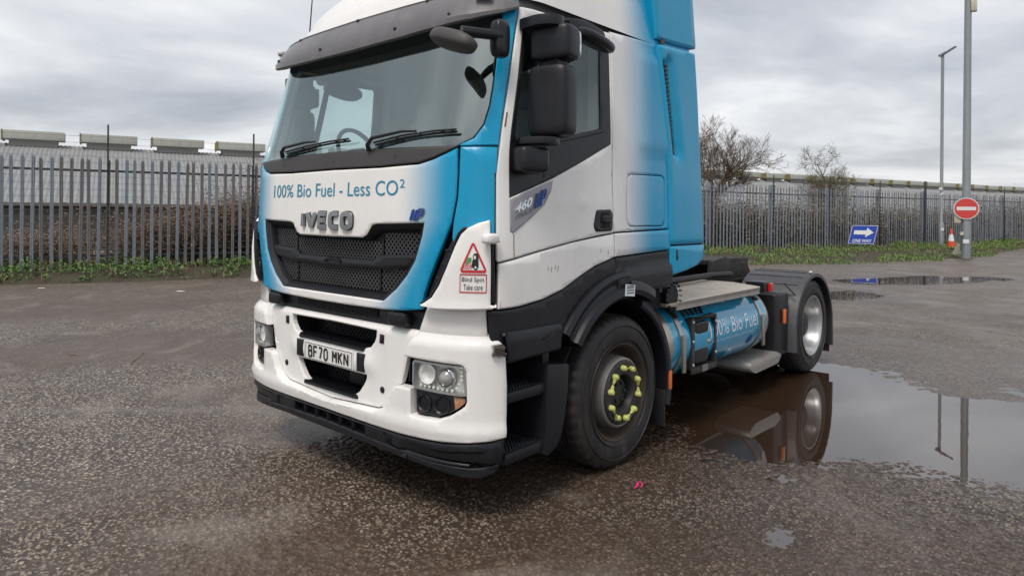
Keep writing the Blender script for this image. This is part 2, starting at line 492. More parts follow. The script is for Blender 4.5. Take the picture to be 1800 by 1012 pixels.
def disc2d(c, r, n=20, ry=None):
    return [(c[0] + r * math.cos(2 * math.pi * i / n), c[1] + (ry or r) * math.sin(2 * math.pi * i / n)) for i in range(n)]
MESHM = M('grille_mesh_plastic', (.05, .052, .056), .3, var=.2)
LAMPW = M('lamp_reflector', (.88, .88, .86), .20, metal=.25, var=.08)

# ------------------------------------------------------------------ cab skin: plan outline swept over height
def interp(t,x):
    if x<=t[0][0]: return t[0][1]
    for (a,b),(c,d) in zip(t,t[1:]):
        if x<=c: return b+(d-b)*(x-a)/(c-a)
    return t[-1][1]
def smooth_table(t,lo,hi,step,r):
    n=int((hi-lo)/step)+1; raw=[interp(t,lo+i*step) for i in range(n)]; k=int(r/step)
    return [(lo+i*step, sum(raw[max(0,min(n-1,i+j))] for j in range(-k,k+1))/(2*k+1)) for i in range(n)]
WT=smooth_table([(0,1.25),(1.4,1.25),(1.75,1.235),(2.09,1.222),(2.72,1.19),(2.9,1.178),(3.2,1.13),(3.8,.98)],0,3.9,.02,.1)
YT=smooth_table([(0,-.02),(1.1,-.02),(1.6,-.014),(1.95,0),(2.05,.013),(2.4,.11),(2.75,.2),(3.0,.265),(3.9,.5)],0,3.9,.02,.06)
def tab(T,z):
    i=z/.02; i=max(0,min(len(T)-1.001,i)); k=int(i); return T[k][1]+(T[k+1][1]-T[k][1])*(i-k)
NE=4.7; DF=.32; YEND=2.0
# canonical plan outline: (u, xn, dy)
PLAN=[]
def _mk():
    u=0;px=py=0.0
    N=400
    for i in range(N+1):
        a=math.pi/2*i/N
        xn=math.sin(a)**(2/NE) if i else 0.0
        dy=DF*(1-math.sqrt(max(0,1-xn**NE)))
        x=1.25*xn
        u+=math.hypot(x-px,dy-py);px,py=x,dy
        PLAN.append((u,xn,dy))
_mk()
UC=PLAN[-1][0]   # u at start of straight side
def S(u,z,off=0.0):
    """cab skin point; u signed arc length from the centre line, off outward"""
    def pt(u):
        sg=1 if u>=0 else -1;a=abs(u);W=tab(WT,z);yc=tab(YT,z)
        if a>=UC:
            ys=yc+DF; k=(a-UC)/(YEND-DF)
            return (sg*W, ys+k*(YEND-ys))
        lo,hi=0,len(PLAN)-1
        while hi-lo>1:
            m=(lo+hi)//2
            if PLAN[m][0]<=a: lo=m
            else: hi=m
        (u0,x0,d0),(u1,x1,d1)=PLAN[lo],PLAN[hi];f=(a-u0)/(u1-u0)
        return (sg*W*(x0+(x1-x0)*f), yc+d0+(d1-d0)*f)
    x,y=pt(u)
    if off:
        e=.004;a=pt(u-e);b=pt(u+e);tx,ty=b[0]-a[0],b[1]-a[1];l=math.hypot(tx,ty)
        nx,ny=ty/l,-tx/l
        x+=nx*off;y+=ny*off
    return (x,y,z)
# ------------------------------------------------------------------ ground with hollows, puddles
def poly_sd(px, py, poly):
    """signed distance (positive inside), numpy arrays"""
    d = np.full(px.shape, 1e9); ins = np.zeros(px.shape, bool); n = len(poly)
    for i in range(n):
        ax, ay = poly[i]; bx, by = poly[(i + 1) % n]
        ex, ey = bx - ax, by - ay
        t = np.clip(((px - ax) * ex + (py - ay) * ey) / (ex * ex + ey * ey), 0, 1)
        d = np.minimum(d, np.hypot(px - ax - t * ex, py - ay - t * ey))
        c = ((ay > py) != (by > py)) & (px < (bx - ax) * (py - ay) / (by - ay + 1e-12) + ax)
        ins ^= c
    return np.where(ins, d, -d)
PUDDLES = [
 ([(.45,3.3),(.97,2.45),(1.38,2.1),(1.64,2.05),(1.92,2.15),(2.20,2.4),(2.46,2.72),(2.75,2.85),(2.95,2.8),(3.3,2.62),(4.4,2.8),(5.2,4.2),(4.6,5.9),(3.41,5.75),(3.03,5.45),(2.63,5.04),(2.36,5.05),(1.9,5.4),(1.48,5.75),(1.16,5.9),(.7,6.2),(-.3,6.0),(-.6,4.4)], .95),
 ([(2.33,1.02),(2.29,1.20),(2.31,1.31),(2.37,1.28),(2.44,1.14),(2.41,1.04)], .16),
 ([(1.98,1.84),(2.05,2.03),(2.18,2.0),(2.12,1.86)], .05),
 ([(-1.3,13.0),(-.95,14.4),(0,13.6),(-.2,12.2),(-.8,12.2)], .25),
 ([(-2.2,16.5),(-1.0,19.2),(.7,20.6),(1.6,20.4),(.1,17.2),(-1.2,15.6)], .3),
 ([(-6.62,.02),(-6.6,.22),(-6.33,.32),(-6.28,.1)], .08),
]
def axis(bands, far):
    """grid lines: (start, end, step) bands, then growing steps out to the horizon"""
    a = [bands[0][0]]
    for lo, hi, st in bands:
        while a[-1] < hi - st * .5: a.append(a[-1] + st)
    s = bands[-1][2]
    while a[-1] < far: s *= 1.35; a.append(a[-1] + s)
    s = bands[0][2]
    while a[0] > -far: s *= 1.35; a.insert(0, a[0] - s)
    return np.array(a)
gx = axis([(-7, -.6, .055), (-.6, 3.9, .0125), (3.9, 6.5, .055)], 900)
gy = axis([(-3, -1.6, .05), (-1.6, 3.9, .0125), (3.9, 16, .06)], 900)
GX, GY = np.meshgrid(gx, gy, indexing='ij')
H = np.zeros(GX.shape)
rng = np.random.default_rng(3)
def vnoise(x, y, sc, seed):
    """value noise, vectorised"""
    r = np.random.default_rng(seed).random((256, 256)); x = x * sc + 1000; y = y * sc + 1000
    i = np.floor(x).astype(int); j = np.floor(y).astype(int); fx = x - i; fy = y - j
    fx = fx * fx * (3 - 2 * fx); fy = fy * fy * (3 - 2 * fy)
    g = lambda a, b: r[a % 256, b % 256]
    return (g(i, j) * (1 - fx) + g(i + 1, j) * fx) * (1 - fy) + (g(i, j + 1) * (1 - fx) + g(i + 1, j + 1) * fx) * fy - .5
near = (np.abs(GX) < 60) & (np.abs(GY) < 60)
WET = np.zeros(GX.shape)
jit = vnoise(GX, GY, 1.7, 1) * .35 + vnoise(GX, GY, 4.5, 2) * .16 + vnoise(GX, GY, 11, 4) * .06
for poly, soft in PUDDLES:
    xs = [p[0] for p in poly]; ys = [p[1] for p in poly]
    m = (GX > min(xs) - 2) & (GX < max(xs) + 2) & (GY > min(ys) - 2) & (GY < max(ys) + 2)
    sdv = poly_sd(GX[m], GY[m], poly) + jit[m] * min(1, soft * 2.4)
    WET[m] = np.maximum(WET[m], np.clip(1 + sdv / (soft * 3.2), 0, 1))
    H[m] = np.minimum(H[m], -.0115 * np.clip(sdv / soft * .8 + .75, 0, 1) - .024 * np.clip(sdv / .5, 0, 1))
H += near * (vnoise(GX, GY, .35, 5) * .005 + vnoise(GX, GY, 2.6, 6) * .005 + vnoise(GX, GY, 8, 7) * .003)
# embedded stones: rounded heads standing out of the binder, as real relief where the camera is close
cell = .028
mst = (GX > -1.0) & (GX < 4.2) & (GY > -2) & (GY < 4.3)
sx_, sy_ = GX[mst] / cell + 500, GY[mst] / cell + 500
ci, cj = np.floor(sx_).astype(int), np.floor(sy_).astype(int)
rA, rB, rC = (np.random.default_rng(k).random((512, 512)) for k in (31, 32, 33))
best = np.zeros(sx_.shape)
for di in (-1, 0, 1):
    for dj in (-1, 0, 1):
        a, b = (ci + di) % 512, (cj + dj) % 512
        d = np.hypot(sx_ - (ci + di + rA[a, b]), sy_ - (cj + dj + rB[a, b]))
        hs = np.clip(rC[a, b] * 1.5 - .35, 0, 1)
        best = np.maximum(best, hs * np.sqrt(np.clip(1 - (d / (.42 + .3 * rC[a, b])) ** 2, 0, 1)))
H[mst] += best * .0105
H[~mst] += near[~mst] * (vnoise(GX[~mst], GY[~mst], 17, 8) * .005)
# flat where the tyres stand
MUD = np.zeros(GX.shape)
for (mx0, my0, ra, rb, an, w_) in ((2.05, .35, 1.6, .75, .75, 1.0), (.9, -.75, 1.0, .8, 0, .7), (1.0, 1.0, 1.6, 1.8, 0, .6), (-5, .3, 3.2, 1.4, 1.2, .75), (-9.5, 1.0, 4, 1.3, 1.2, .7), (3.0, 1.0, .5, 1.0, 0, .35), (0, 8.5, 2.5, 1.2, .4, .5), (2.8, 12, 4, 2, .3, .5), (.2, -1.6, .9, .25, .5, .6)):
    ca, sa = math.cos(an), math.sin(an); dx, dy = GX - mx0, GY - my0
    MUD = np.maximum(MUD, w_ * np.exp(-((dx * ca + dy * sa) / ra) ** 2 - ((-dx * sa + dy * ca) / rb) ** 2))
WET = np.clip(np.maximum(WET, np.exp(-((GX - 1.35) / .9) ** 2 - ((GY - 1.7) / .8) ** 2) + jit * .8), 0, 1)
MUD = np.clip(MUD * 1.25 + jit * 1.1 + near * vnoise(GX, GY, .8, 12) * .55, 0, 1)
# old joint between two lays of tarmac, running across the yard left of the lorry
ja, jb = np.array([-3.18, -1.05]), np.array([-1.77, .39])
jd = (jb - ja) / np.hypot(*(jb - ja)); jt = (GX - ja[0]) * -jd[1] + (GY - ja[1]) * jd[0] + vnoise(GX, GY, 1.1, 14) * .10
JOINT = near * np.exp(-(jt / .05) ** 2) * (GX < -.6)
H += near * .010 * np.clip(jt / .05, -1, 1) * np.clip(-GX - .5, 0, 1) * np.clip((GX + 12) / 4, 0, 1)
nxn, nyn = GX.shape
vs = np.stack([GX.ravel(), GY.ravel(), H.ravel()], 1)
idx = np.arange(nxn * nyn).reshape(nxn, nyn)
fc = np.stack([idx[:-1, :-1].ravel(), idx[1:, :-1].ravel(), idx[1:, 1:].ravel(), idx[:-1, 1:].ravel()], 1)
me = bpy.data.meshes.new('yard_ground'); me.from_pydata(vs.tolist(), [], fc.tolist()); me.shade_smooth()
me.attributes.new('wetness', 'FLOAT', 'POINT').data.foreach_set('value', WET.ravel().astype(np.float32))
me.attributes.new('mud', 'FLOAT', 'POINT').data.foreach_set('value', MUD.ravel().astype(np.float32))
me.attributes.new('joint', 'FLOAT', 'POINT').data.foreach_set('value', JOINT.ravel().astype(np.float32))
ASPH, t_, b_ = new_mat('wet_worn_asphalt'); N = NT(t_); co = N.coord()
warp = N.n('ShaderNodeVectorMath', operation='ADD'); wn = N.n('ShaderNodeTexNoise'); t_.links.new(co, wn.inputs['Vector']); wn.inputs['Scale'].default_value = 40
wsc = N.n('ShaderNodeVectorMath', operation='SCALE'); t_.links.new(wn.outputs['Color'], wsc.inputs[0]); wsc.inputs['Scale'].default_value = .012
t_.links.new(co, warp.inputs[0]); t_.links.new(wsc.outputs[0], warp.inputs[1])
vo = N.n('ShaderNodeTexVoronoi'); t_.links.new(warp.outputs[0], vo.inputs['Vector']); vo.inputs['Scale'].default_value = 52; vo.inputs['Randomness'].default_value = 1
cellr = N.n('ShaderNodeSeparateColor'); t_.links.new(vo.outputs['Color'], cellr.inputs[0])
vo2 = N.n('ShaderNodeTexVoronoi'); t_.links.new(warp.outputs[0], vo2.inputs['Vector']); vo2.inputs['Scale'].default_value = 165
cell2 = N.n('ShaderNodeSeparateColor'); t_.links.new(vo2.outputs['Color'], cell2.inputs[0])
big = N.noise(co, .45, 6, .6); mid = N.noise(co, 2.3, 7, .65); fine = N.noise(co, 60, 4, .6)
stone = N.mix(cellr.outputs[1], (.36, .28, .205, 1), (.16, .142, .127, 1))
stone = N.mix(N.ramp(cellr.outputs[2], .78, .90), stone, (.50, .42, .33, 1))
stone = N.mix(N.math('MULTIPLY', N.ramp(cell2.outputs[0], .70, .95), .5), stone, (.33, .265, .205, 1))
binder = N.mix(mid, (.032, .023, .018, 1), (.075, .055, .042, 1))
isst = N.math('MULTIPLY', N.ramp(cellr.outputs[0], .25, .36), N.ramp(vo.outputs['Distance'], .56, .38))
c = N.mix(isst, binder, stone)
mud = N.n('ShaderNodeAttribute', attribute_name='mud').outputs['Fac']; joint = N.n('ShaderNodeAttribute', attribute_name='joint').outputs['Fac']
silt = N.mix(mid, (.085, .052, .033, 1), (.135, .090, .062, 1))
c = N.mix(N.math('MULTIPLY', N.ramp(N.math('ADD', mud, N.math('MULTIPLY', N.math('SUBTRACT', mid, .5), .5)), .15, .75), .68), c, N.mix(.40, silt, c, 'MULTIPLY'))
c = N.mix(N.math('MULTIPLY', N.ramp(big, .44, .60), .55), c, N.mix(.35, silt, c))
pale = N.ramp(N.noise(co, .9, 7, .62, .6), .52, .66)
c = N.mix(N.math('MULTIPLY', pale, .36), c, (.26, .225, .19, 1))
c = N.mix(N.math('MULTIPLY', N.ramp(mid, .60, .78), .55), c, (.060, .045, .036, 1))
c = N.mix(N.math('MULTIPLY', N.ramp(N.noise(co, 5.5, 8, .7), .60, .72), .6), c, (.045, .036, .031, 1))
c = N.mix(N.math('MULTIPLY', joint, .40), c, (.20, .18, .16, 1))
N.set(b_.inputs['Base Color'], c)
wa = N.n('ShaderNodeAttribute', attribute_name='wetness')
c = N.mix(N.math('MULTIPLY', wa.outputs['Fac'], .75), c, N.mix(.62, c, (.035, .021, .013, 1)))
N.set(b_.inputs['Base Color'], c)
wet = N.ramp(N.math('ADD', N.math('MULTIPLY', big, .6), N.math('MULTIPLY', N.noise(co, 1.1, 6, .6), .55)), .50, .68)
mpn = N.n('ShaderNodeMapping'); t_.links.new(co, mpn.inputs[0]); mpn.inputs['Rotation'].default_value = (0, 0, -.45); mpn.inputs['Scale'].default_value = (.22, 1.1, 1)
streak = N.ramp(N.noise(mpn.outputs[0], 1.0, 7, .65, .5), .50, .64)
wet = N.math('MAXIMUM', wet, streak)
rg = N.math('SUBTRACT', N.math('ADD', .42, N.math('MULTIPLY', fine, .18)), N.math('ADD', N.math('MULTIPLY', wet, .20), N.math('MULTIPLY', wa.outputs['Fac'], .16)))
N.set(b_.inputs['Roughness'], rg)
b_.inputs['Specular IOR Level'].default_value = .5
h1 = N.math('SUBTRACT', N.math('MULTIPLY', cellr.outputs[0], .7), N.math('MULTIPLY', vo.outputs['Distance'], .9))
hh = N.math('ADD', h1, N.math('ADD', N.math('MULTIPLY', vo2.outputs['Distance'], -.35), N.math('MULTIPLY', fine, .4)))
N.set(b_.inputs['Normal'], N.bump(hh, .75, .006))
tag(link('yard_ground', me, ASPH), kind='structure')
WATER, t_, b_ = new_mat('puddle_water'); N = NT(t_)
N.set(b_.inputs['Base Color'], (.040, .023, .014, 1)); b_.inputs['Roughness'].default_value = .012; b_.inputs['IOR'].default_value = 2.3
N.set(b_.inputs['Normal'], N.bump(N.noise(N.scale(N.coord(), (1, 1, 1)), 3.0, 2), .018, .02))
SHEETS = [[(-.9,6.6),(-.9,3.6),(.2,2.9),(.75,1.9),(1.35,1.45),(1.9,.75),(2.7,.6),(3.3,1.5),(4.6,2.2),(5.8,4.2),(5.0,6.6),(3.0,6.4)]]
for poly, soft in PUDDLES[3:]:
    c = Vector((sum(p[0] for p in poly) / len(poly), sum(p[1] for p in poly) / len(poly)))
    d_ = [(Vector(p) - c) for p in poly]; SHEETS.append([tuple(c + d * (1 + .5 / max(.3, d.length))) for d in d_])
for poly in SHEETS:
    o = MB().prism(poly, lambda a, b, d: (a, b, d), -.0078, -.25).build('puddle', WATER, smooth=False); tag(o, kind='structure')

# ------------------------------------------------------------------ fence line frame: s along, o away from the yard
FA = Vector((-16.015, 1.536)); FD = Vector((.308, .951)).normalized(); FN = Vector((-FD.y, FD.x))
def F(s, o, z=0): p = FA + FD * s + FN * o; return (p.x, p.y, z)
FANG = math.atan2(FD.y, FD.x)
EDGE = [(-60, -1.4), (-.4, -1.45), (2, -2.0), (6, -2.0), (12, -2.8), (18.9, -4.0), (23, -5.2), (27, -5.9), (31, -6.1), (35, -5.2), (40, -3.6), (46, -1.7), (90, -1.2)]
def edge(s):
    return interp(EDGE, s) + .22 * noise.noise((s * .6, 3, 0)) + .1 * noise.noise((s * 2.3, 7, 0))
def vz(s, o):
    e = edge(s); t = max(0, min(1, (o - e) / (abs(e) * .55))); t = t * t * (3 - 2 * t)
    return -.03 + .23 * t + (.035 * noise.noise((s * 1.3, o * 1.3, 1)) if o < 6 else 0)
mb = MB(); rows = []
ss = [-60 + i * .5 for i in range(0, 320)]; os_ = [0, .12, .3, .5, .75, 1.0, 1.4, 2, 3.2, 5, 8, 14, 24, 60, 200]
vsv = []
for s_ in ss:
    e = edge(s_)
    for k in os_:
        o_ = e + k * abs(e) if k <= 1 else (k - 1) * 2
        vsv.append(F(s_, o_, vz(s_, o_)))
m = len(os_)
fcs = [(i * m + j, (i + 1) * m + j, (i + 1) * m + j + 1, i * m + j + 1) for i in range(len(ss) - 1) for j in range(m - 1)]
VERGE, t_, b_ = new_mat('verge_soil'); N = NT(t_); co = N.coord()
g = N.noise(co, 3, 8, .65)
c = N.mix(N.ramp(g, .42, .66), (.060, .043, .030, 1), (.050, .065, .024, 1))
c = N.mix(N.ramp(N.noise(co, 18, 6, .7), .55, .75), c, (.085, .070, .048, 1))
N.set(b_.inputs['Base Color'], c); b_.inputs['Roughness'].default_value = .85
N.set(b_.inputs['Normal'], N.bump(N.noise(co, 25, 8, .7), .8, .05))
tag(mb.add(vsv, fcs).build('grass_verge', VERGE), kind='structure')

GALV = M('galvanised_steel', (.27, .30, .35), .45, metal=.3, var=.2, vscale=3, dirt=.4, dirtcol=(.16, .15, .14))
RAILM = M('fence_rail_dark', (.055, .055, .062), .6, metal=.3, var=.3, dirt=.5, dirtcol=(.10, .07, .05))
POSTM = M('fence_post_grey', (.27, .29, .32), .5, metal=.3, var=.2)
POSTD = M('dark_post', (.035, .035, .04), .5, var=.3)
WIRE = M('fence_wire', (.16, .17, .18), .4, metal=.6)
INSUL = M('insulator_dark', (.03, .03, .033), .4)
FH = 2.8
fence = tag(empty('palisade_fence', F(0, 0, .2)), 'long grey palisade fence with pointed steel pales behind the tractor unit', 'fence')
fence.rotation_euler.z = FANG
# local frame: x along fence, y away, z up from verge
def pale_mesh(h):
    xs = [-.040, -.020, 0, .020, .040]; ys = [0, -.02, -.006, -.02, 0]
    tops = [h - .10, h, h - .075, h, h - .10]
    vs = []; fs = []
    for dy in (0, .006):
        for z in (0, .02):
            pass
    for x, y, tz in zip(xs, ys, tops): vs += [(x, y, -.12), (x, y, tz), (x, y + .007, -.12), (x, y + .007, tz)]
    for i in range(4):
        a = i * 4; b = a + 4
        fs += [(a, b, b + 1, a + 1), (b + 2, a + 2, a + 3, b + 3), (a + 1, b + 1, b + 3, a + 3), (b, a, a + 2, b + 2)]
    fs += [(0, 1, 3, 2), (16, 18, 19, 17)]
    me = bpy.data.meshes.new('pale'); me.from_pydata(vs, [], fs); me.materials.append(GALV); return me
pm = [pale_mesh(FH + d) for d in (0, .012, -.015, .004, -.02)]
GALVR = M('weathered_steel', (.20, .205, .22), .6, metal=.25, var=.35, vscale=3, dirt=.7, dirtcol=(.17, .10, .06))
for k in (1, 4): pm[k].materials[0] = GALVR
PITCH = .196
s_ = -2.4; i = 0
POSTS = [-1.4, 2.1, 5.57, 9.1, 12.6, 16.1, 19.6, 23.31, 27.09, 30.96, 34.95, 38.96, 43.1, 47.29, 51.4]
while s_ < 52.4:
    o = bpy.data.objects.new('pale', pm[random.randrange(5)]); COL.objects.link(o); o.parent = fence
    o.location = (s_ + random.uniform(-.006, .006), -.03, random.uniform(-.012, .012))
    o.rotation_euler = (random.uniform(-.008, .008), random.gauss(0, .007), random.uniform(-.12, .12))
    s_ += PITCH; i += 1
allp = [-4.9] + POSTS + [55]
for a, b in zip(allp, allp[1:]):
    for z in (.34, FH - .34):
        dz = random.uniform(-.015, .015)
        mb = MB().box(a + .01, b - .01, -.022, .028, z - .028 + dz, z - .02 + dz).box(a + .01, b - .01, .02, .028, z - .02 + dz, z + .03 + dz)
        mb.build('rail', RAILM, fence, smooth=False)
for k, p in enumerate(POSTS):
    if k < 3:
        MB().box(p - .018, p + .018, .03, .09, -.1, FH - .05).build('post', POSTD, fence, smooth=False)
    else:
        MB().box(p - .07, p + .07, .03, .13, -.1, FH + .05).build('post', POSTM, fence, bevel=.006)
# electric strand posts with insulators
for k, p in enumerate(POSTS):
    top = FH + (.82 if k < 3 else .48)
    thick = .02 if k != 11 else .09
    eo = MB().box(p - thick - .002, p + thick, -.085, -.05, -.05, top + (.1 if k == 11 else 0)).build('strand_post', POSTD, fence, bevel=.004)
    ib = MB()
    for j in range(int((top - .5) / .165)):
        ib.tube([(p, -.08, .5 + j * .165), (p, -.125, .5 + j * .165)], .02, 6)
        ib.tube([(p, -.05, .5 + j * .165), (p, -.01, .5 + j * .165)], .018, 6)
    ib.build('insulator_row', INSUL, eo)
for j in range(18):
    z = .5 + j * .165
    pts = []
    for a, b in zip(allp, allp[1:]):
        for t in (0, .25, .5, .75):
            x = a + (b - a) * t; pts.append((x, -.125, z - .02 * math.sin(math.pi * t) + (0 if z < 3.0 or x < 6.5 else -.0)))
    if z > FH + .45: pts = [q for q in pts if q[0] < 6.5]
    if len(pts) > 2: MB().tube(pts, .0035, 4).build('wire_strand', WIRE, fence)

# ------------------------------------------------------------------ long shed behind the fence
ROOF, t_, b_ = new_mat('fibre_cement_roof'); N = NT(t_); co = N.coord()
c = N.mix(N.noise(N.scale(co, (1.2, 1, 1)), 2.5, 8, .7), (.16, .165, .17, 1), (.36, .37, .375, 1))
c = N.mix(N.ramp(N.noise(co, .5, 5), .5, .75), c, (.26, .26, .25, 1))
N.set(b_.inputs['Base Color'], c); b_.inputs['Roughness'].default_value = .8
CREAM = M('vent_cream', (.44, .45, .40), .6, var=.15, vscale=2, dirt=.5, dirtcol=(.25, .24, .2))
VENTG = M('vent_grey', (.22, .215, .20), .7, var=.2)
MOSS = M('mossy_end', (.22, .19, .07), .8, var=.3, vscale=8)
SWALL = M('shed_wall', (.15, .14, .12), .8, var=.3, vscale=2)
shed = tag(empty('long_shed', F(0, 7, .2)), 'low long shed with corrugated grey roof and cream ridge vents behind the fence', 'shed')
shed.rotation_euler.z = FANG
mb = MB(); n0, n1 = -14.0, 96.0; st = .073; k = int((n1 - n0) / st); vs2 = []; fs2 = []
for i in range(k + 1):
    x = n0 + i * st; w = .016 * (1 if i % 2 else -1)
    vs2 += [(x, -.2, 1.70 + w), (x, 5, 4.0 + w)]
fs2 = [(2 * i, 2 * i + 2, 2 * i + 3, 2 * i + 1) for i in range(k)]
ro = mb.add(vs2, fs2).build('roof', ROOF, shed, smooth=False)
MB().box(n0, n1, .05, .25, -.4, 1.68).build('wall', SWALL, shed, smooth=False)
MB().box(n0, n1, -.32, -.2, 1.60, 1.70).build('gutter', SWALL, shed, smooth=False)
MB().add([(n0, 5.01, 3.99), (n1, 5.01, 3.99), (n1, 12, 1.2), (n0, 12, 1.2)], [(0, 1, 2, 3)]).build('rear_roof', ROOF, shed, smooth=False)
va = MB().box(0, 1.98, -.38, .38, .13, .46).build('ridge_vent', CREAM, shed, bevel=.012)
vb = MB().box(.22, 1.76, -.28, .28, -.12, .128).build('vent_base', VENTG, va, smooth=False)
vd = MB().box(-.012, .03, -.40, .40, .08, .47).build('vent_end', MOSS, va, smooth=False)
va.location = (-1.47, 5, 4.02)
sv = 1.02
while sv < 92:
    c1_ = va.copy(); COL.objects.link(c1_); c1_.location = (sv, 5, 4.02 + random.uniform(-.015, .015))
    c1_.rotation_euler.x = random.uniform(-.02, .02)
    for ch in (vb, vd):
        q = ch.copy(); COL.objects.link(q); q.parent = c1_
    sv += 2.49

# ------------------------------------------------------------------ vegetation
def leaf_mat(name, a, b, rough=.6):
    m, t, bs = new_mat(name); N = NT(t)
    oi = N.noise(N.coord(), 9, 3); 
    c = N.mix(N.ramp(oi, .35, .65), c4_(a), c4_(b)); N.set(bs.inputs['Base Color'], c)
    bs.inputs['Roughness'].default_value = rough
    bs.inputs['Transmission Weight'].default_value = 0
    return m
WEED = leaf_mat('weed_green', (.055, .13, .02), (.13, .24, .04))
WEEDD = leaf_mat('grass_green', (.085, .17, .028), (.17, .28, .055))
BROWN = leaf_mat('dead_bramble', (.19, .125, .08), (.31, .21, .135), .8)
BARK = leaf_mat('twig_bark', (.10, .068, .046), (.17, .12, .082), .85)
BARKG = leaf_mat('mossy_bark', (.085, .078, .045), (.15, .13, .07), .85)
def leaves(name, pts, mat, size, up=.5, narrow=.55):
    vs = []; fs = []
    for p in pts:
        s = random.uniform(size * .55, size * 1.35); a = random.uniform(0, 6.28); tlt = random.uniform(-.9, .9)
        d = Vector((math.cos(a), math.sin(a), random.uniform(-.3, up * 2))).normalized()
        w = d.cross(Vector((random.uniform(-.4, .4), random.uniform(-.4, .4), 1))).normalized() * s * narrow * .5
        k = len(vs); P = Vector(p); q = P + d * s * .55 + Vector((0, 0, s * .08))
        vs += [P, q + w, P + d * s, q - w]; fs.append((k, k + 1, k + 2, k + 3))
    me = bpy.data.meshes.new(name); me.from_pydata([tuple(v) for v in vs], [], fs)
    return link(name, me, mat)
def mound(s, o): return max(0, noise.noise((s * .9, o * 1.4, 5)) * .6 + noise.noise((s * 2.6, o * 3.1, 9)) * .4 + .30)
pts = []
for _ in range(34000):
    s = random.uniform(-3.5, 14); e = edge(s); o = random.uniform(e + .10, 3.0)
    if o > .3 and random.random() < .5: continue
    hgt = mound(s, o) * (.50 if o > -.9 else .34) * min(1, (o - e) / .7)
    if hgt < .05 or noise.noise((s * 1.1, o * 1.7, 33)) < (-.10 if o < e + .7 else -.3): continue
    x, y, _z = F(s, o); pts.append((x, y, vz(s, o) + hgt * random.random() ** .6))
tag(leaves('low_weeds', pts, WEED, .078), 'low green nettles and weeds along the foot of the fence left of the tractor unit', 'weeds', kind='stuff')
pts = []
for _ in range(9000):
    s = random.uniform(-3.5, 54); e = edge(s); o = random.uniform(e + .05, 1.2); x, y, _z = F(s, o)
    if noise.noise((s * 1.6, o * 1.9, 51)) < .0: continue
    pts.append((x, y, vz(s, o) + random.uniform(0, .16)))
tag(leaves('dead_stalks', pts, BROWN, .16, 1.6, .13), 'dead brown stalks and grass among the weeds along the fence', 'dead grass', kind='stuff')
pts = []
for _ in range(46000):
    s = random.uniform(14, 54); e = edge(s); o = random.uniform(e + .2, 2.2)
    if noise.noise((s * .5, o * .7, 2)) < -.12 + (.12 if o < -1.8 else 0): continue
    hgt = (.07 + mound(s, o) * (.34 if o > -1.2 else .10)) * min(1, (o - e) / .6)
    x, y, _z = F(s, o); pts.append((x, y, vz(s, o) + hgt * random.random() ** .6))
tag(leaves('verge_grass', pts, WEEDD, .11, 1.4, .28), 'rough grass and weeds on the verge right of the cab', 'grass', kind='stuff')

def bramble(s0, o0, hgt, rad, n, label, lmat, lsz=1.0):
    mb = MB(); lp = []
    base = Vector(F(s0, o0, .18))
    for i in range(n):
        a = random.uniform(0, 6.28); r0 = random.random() ** .5 * rad
        p = base + Vector((math.cos(a) * r0 * .9, math.sin(a) * r0, 0)); d = Vector((random.uniform(-.5, .5), random.uniform(-.5, .5), 1)).normalized()
        L_ = hgt * random.uniform(.6, 1.12); pts = [p]
        for k in range(6):
            d = (d + Vector((random.uniform(-.25, .25), random.uniform(-.25, .25), -.10 - .05 * k))).normalized()
            p = p + d * L_ / 5.2; pts.append(p)
            for _ in range(22 if k > 0 else 12): lp.append(p + Vector((random.gauss(0, .15 * lsz ** .5), random.gauss(0, .15 * lsz ** .5), random.gauss(0, .17 * lsz ** .3))))
        mb.tube(pts, [.011, .01, .009, .008, .006, .005, .003], 3)
    st_ = mb.build('stems', BARK)
    lf = leaves('dead_leaves', [tuple(q) for q in lp], lmat, .075 if lsz == 1.0 else .15, .3, .5)
    root = tag(empty('bramble_bush', base), label, 'bush', 'brambles behind the fence')
    for q in (st_, lf): q.parent = root; q.matrix_parent_inverse = Matrix.Translation(-base)
bramble(-1.3, 2.4, 1.0, 1.1, 60, 'low brown bramble behind the fence at the left edge', BROWN)
bramble(.9, 1.7, 1.2, .9, 70, 'low brown bramble behind the fence left of the left dark post', BROWN)
bramble(3.2, 1.9, 1.4, .9, 90, 'brown bramble behind the fence just right of the left dark post', BROWN)
bramble(4.9, 2.1, 2.0, 1.0, 190, 'taller brown bramble behind the fence in the middle of the thicket', BROWN)
bramble(6.6, 2.2, 2.35, 1.0, 260, 'tallest brown bramble thicket behind the fence near the cab', BROWN)
bramble(8.7, 2.3, 2.2, 1.0, 200, 'brown bramble behind the fence partly hidden by the cab', BROWN)
DULL = leaf_mat('dull_scrub', (.13, .125, .075), (.24, .20, .135), .85)
for k, (s0, hh_) in enumerate(((21.5, 1.7), (25.0, 2.0), (28.6, 1.5), (32.0, 1.9), (35.6, 1.5), (39.5, 1.7), (43.6, 1.5), (48.5, 1.8), (54, 2.0))):
    bramble(s0, 2.6, hh_ + .35, 1.9, 150, 'dull brown green scrub behind the right fence, %s clump counted from the cab' % ['first', 'second', 'third', 'fourth', 'fifth', 'sixth', 'seventh', 'eighth', 'last'][k], DULL, 4.5)
MB().obox(F(4, 3.6, .34), (16, .25, .22), Matrix.Rotation(FANG, 3, 'Z')).build('kerb', M('kerb_concrete', (.38, .33, .26), .8, var=.2), bevel=.02)
tag(bpy.data.objects['kerb'], kind='structure')

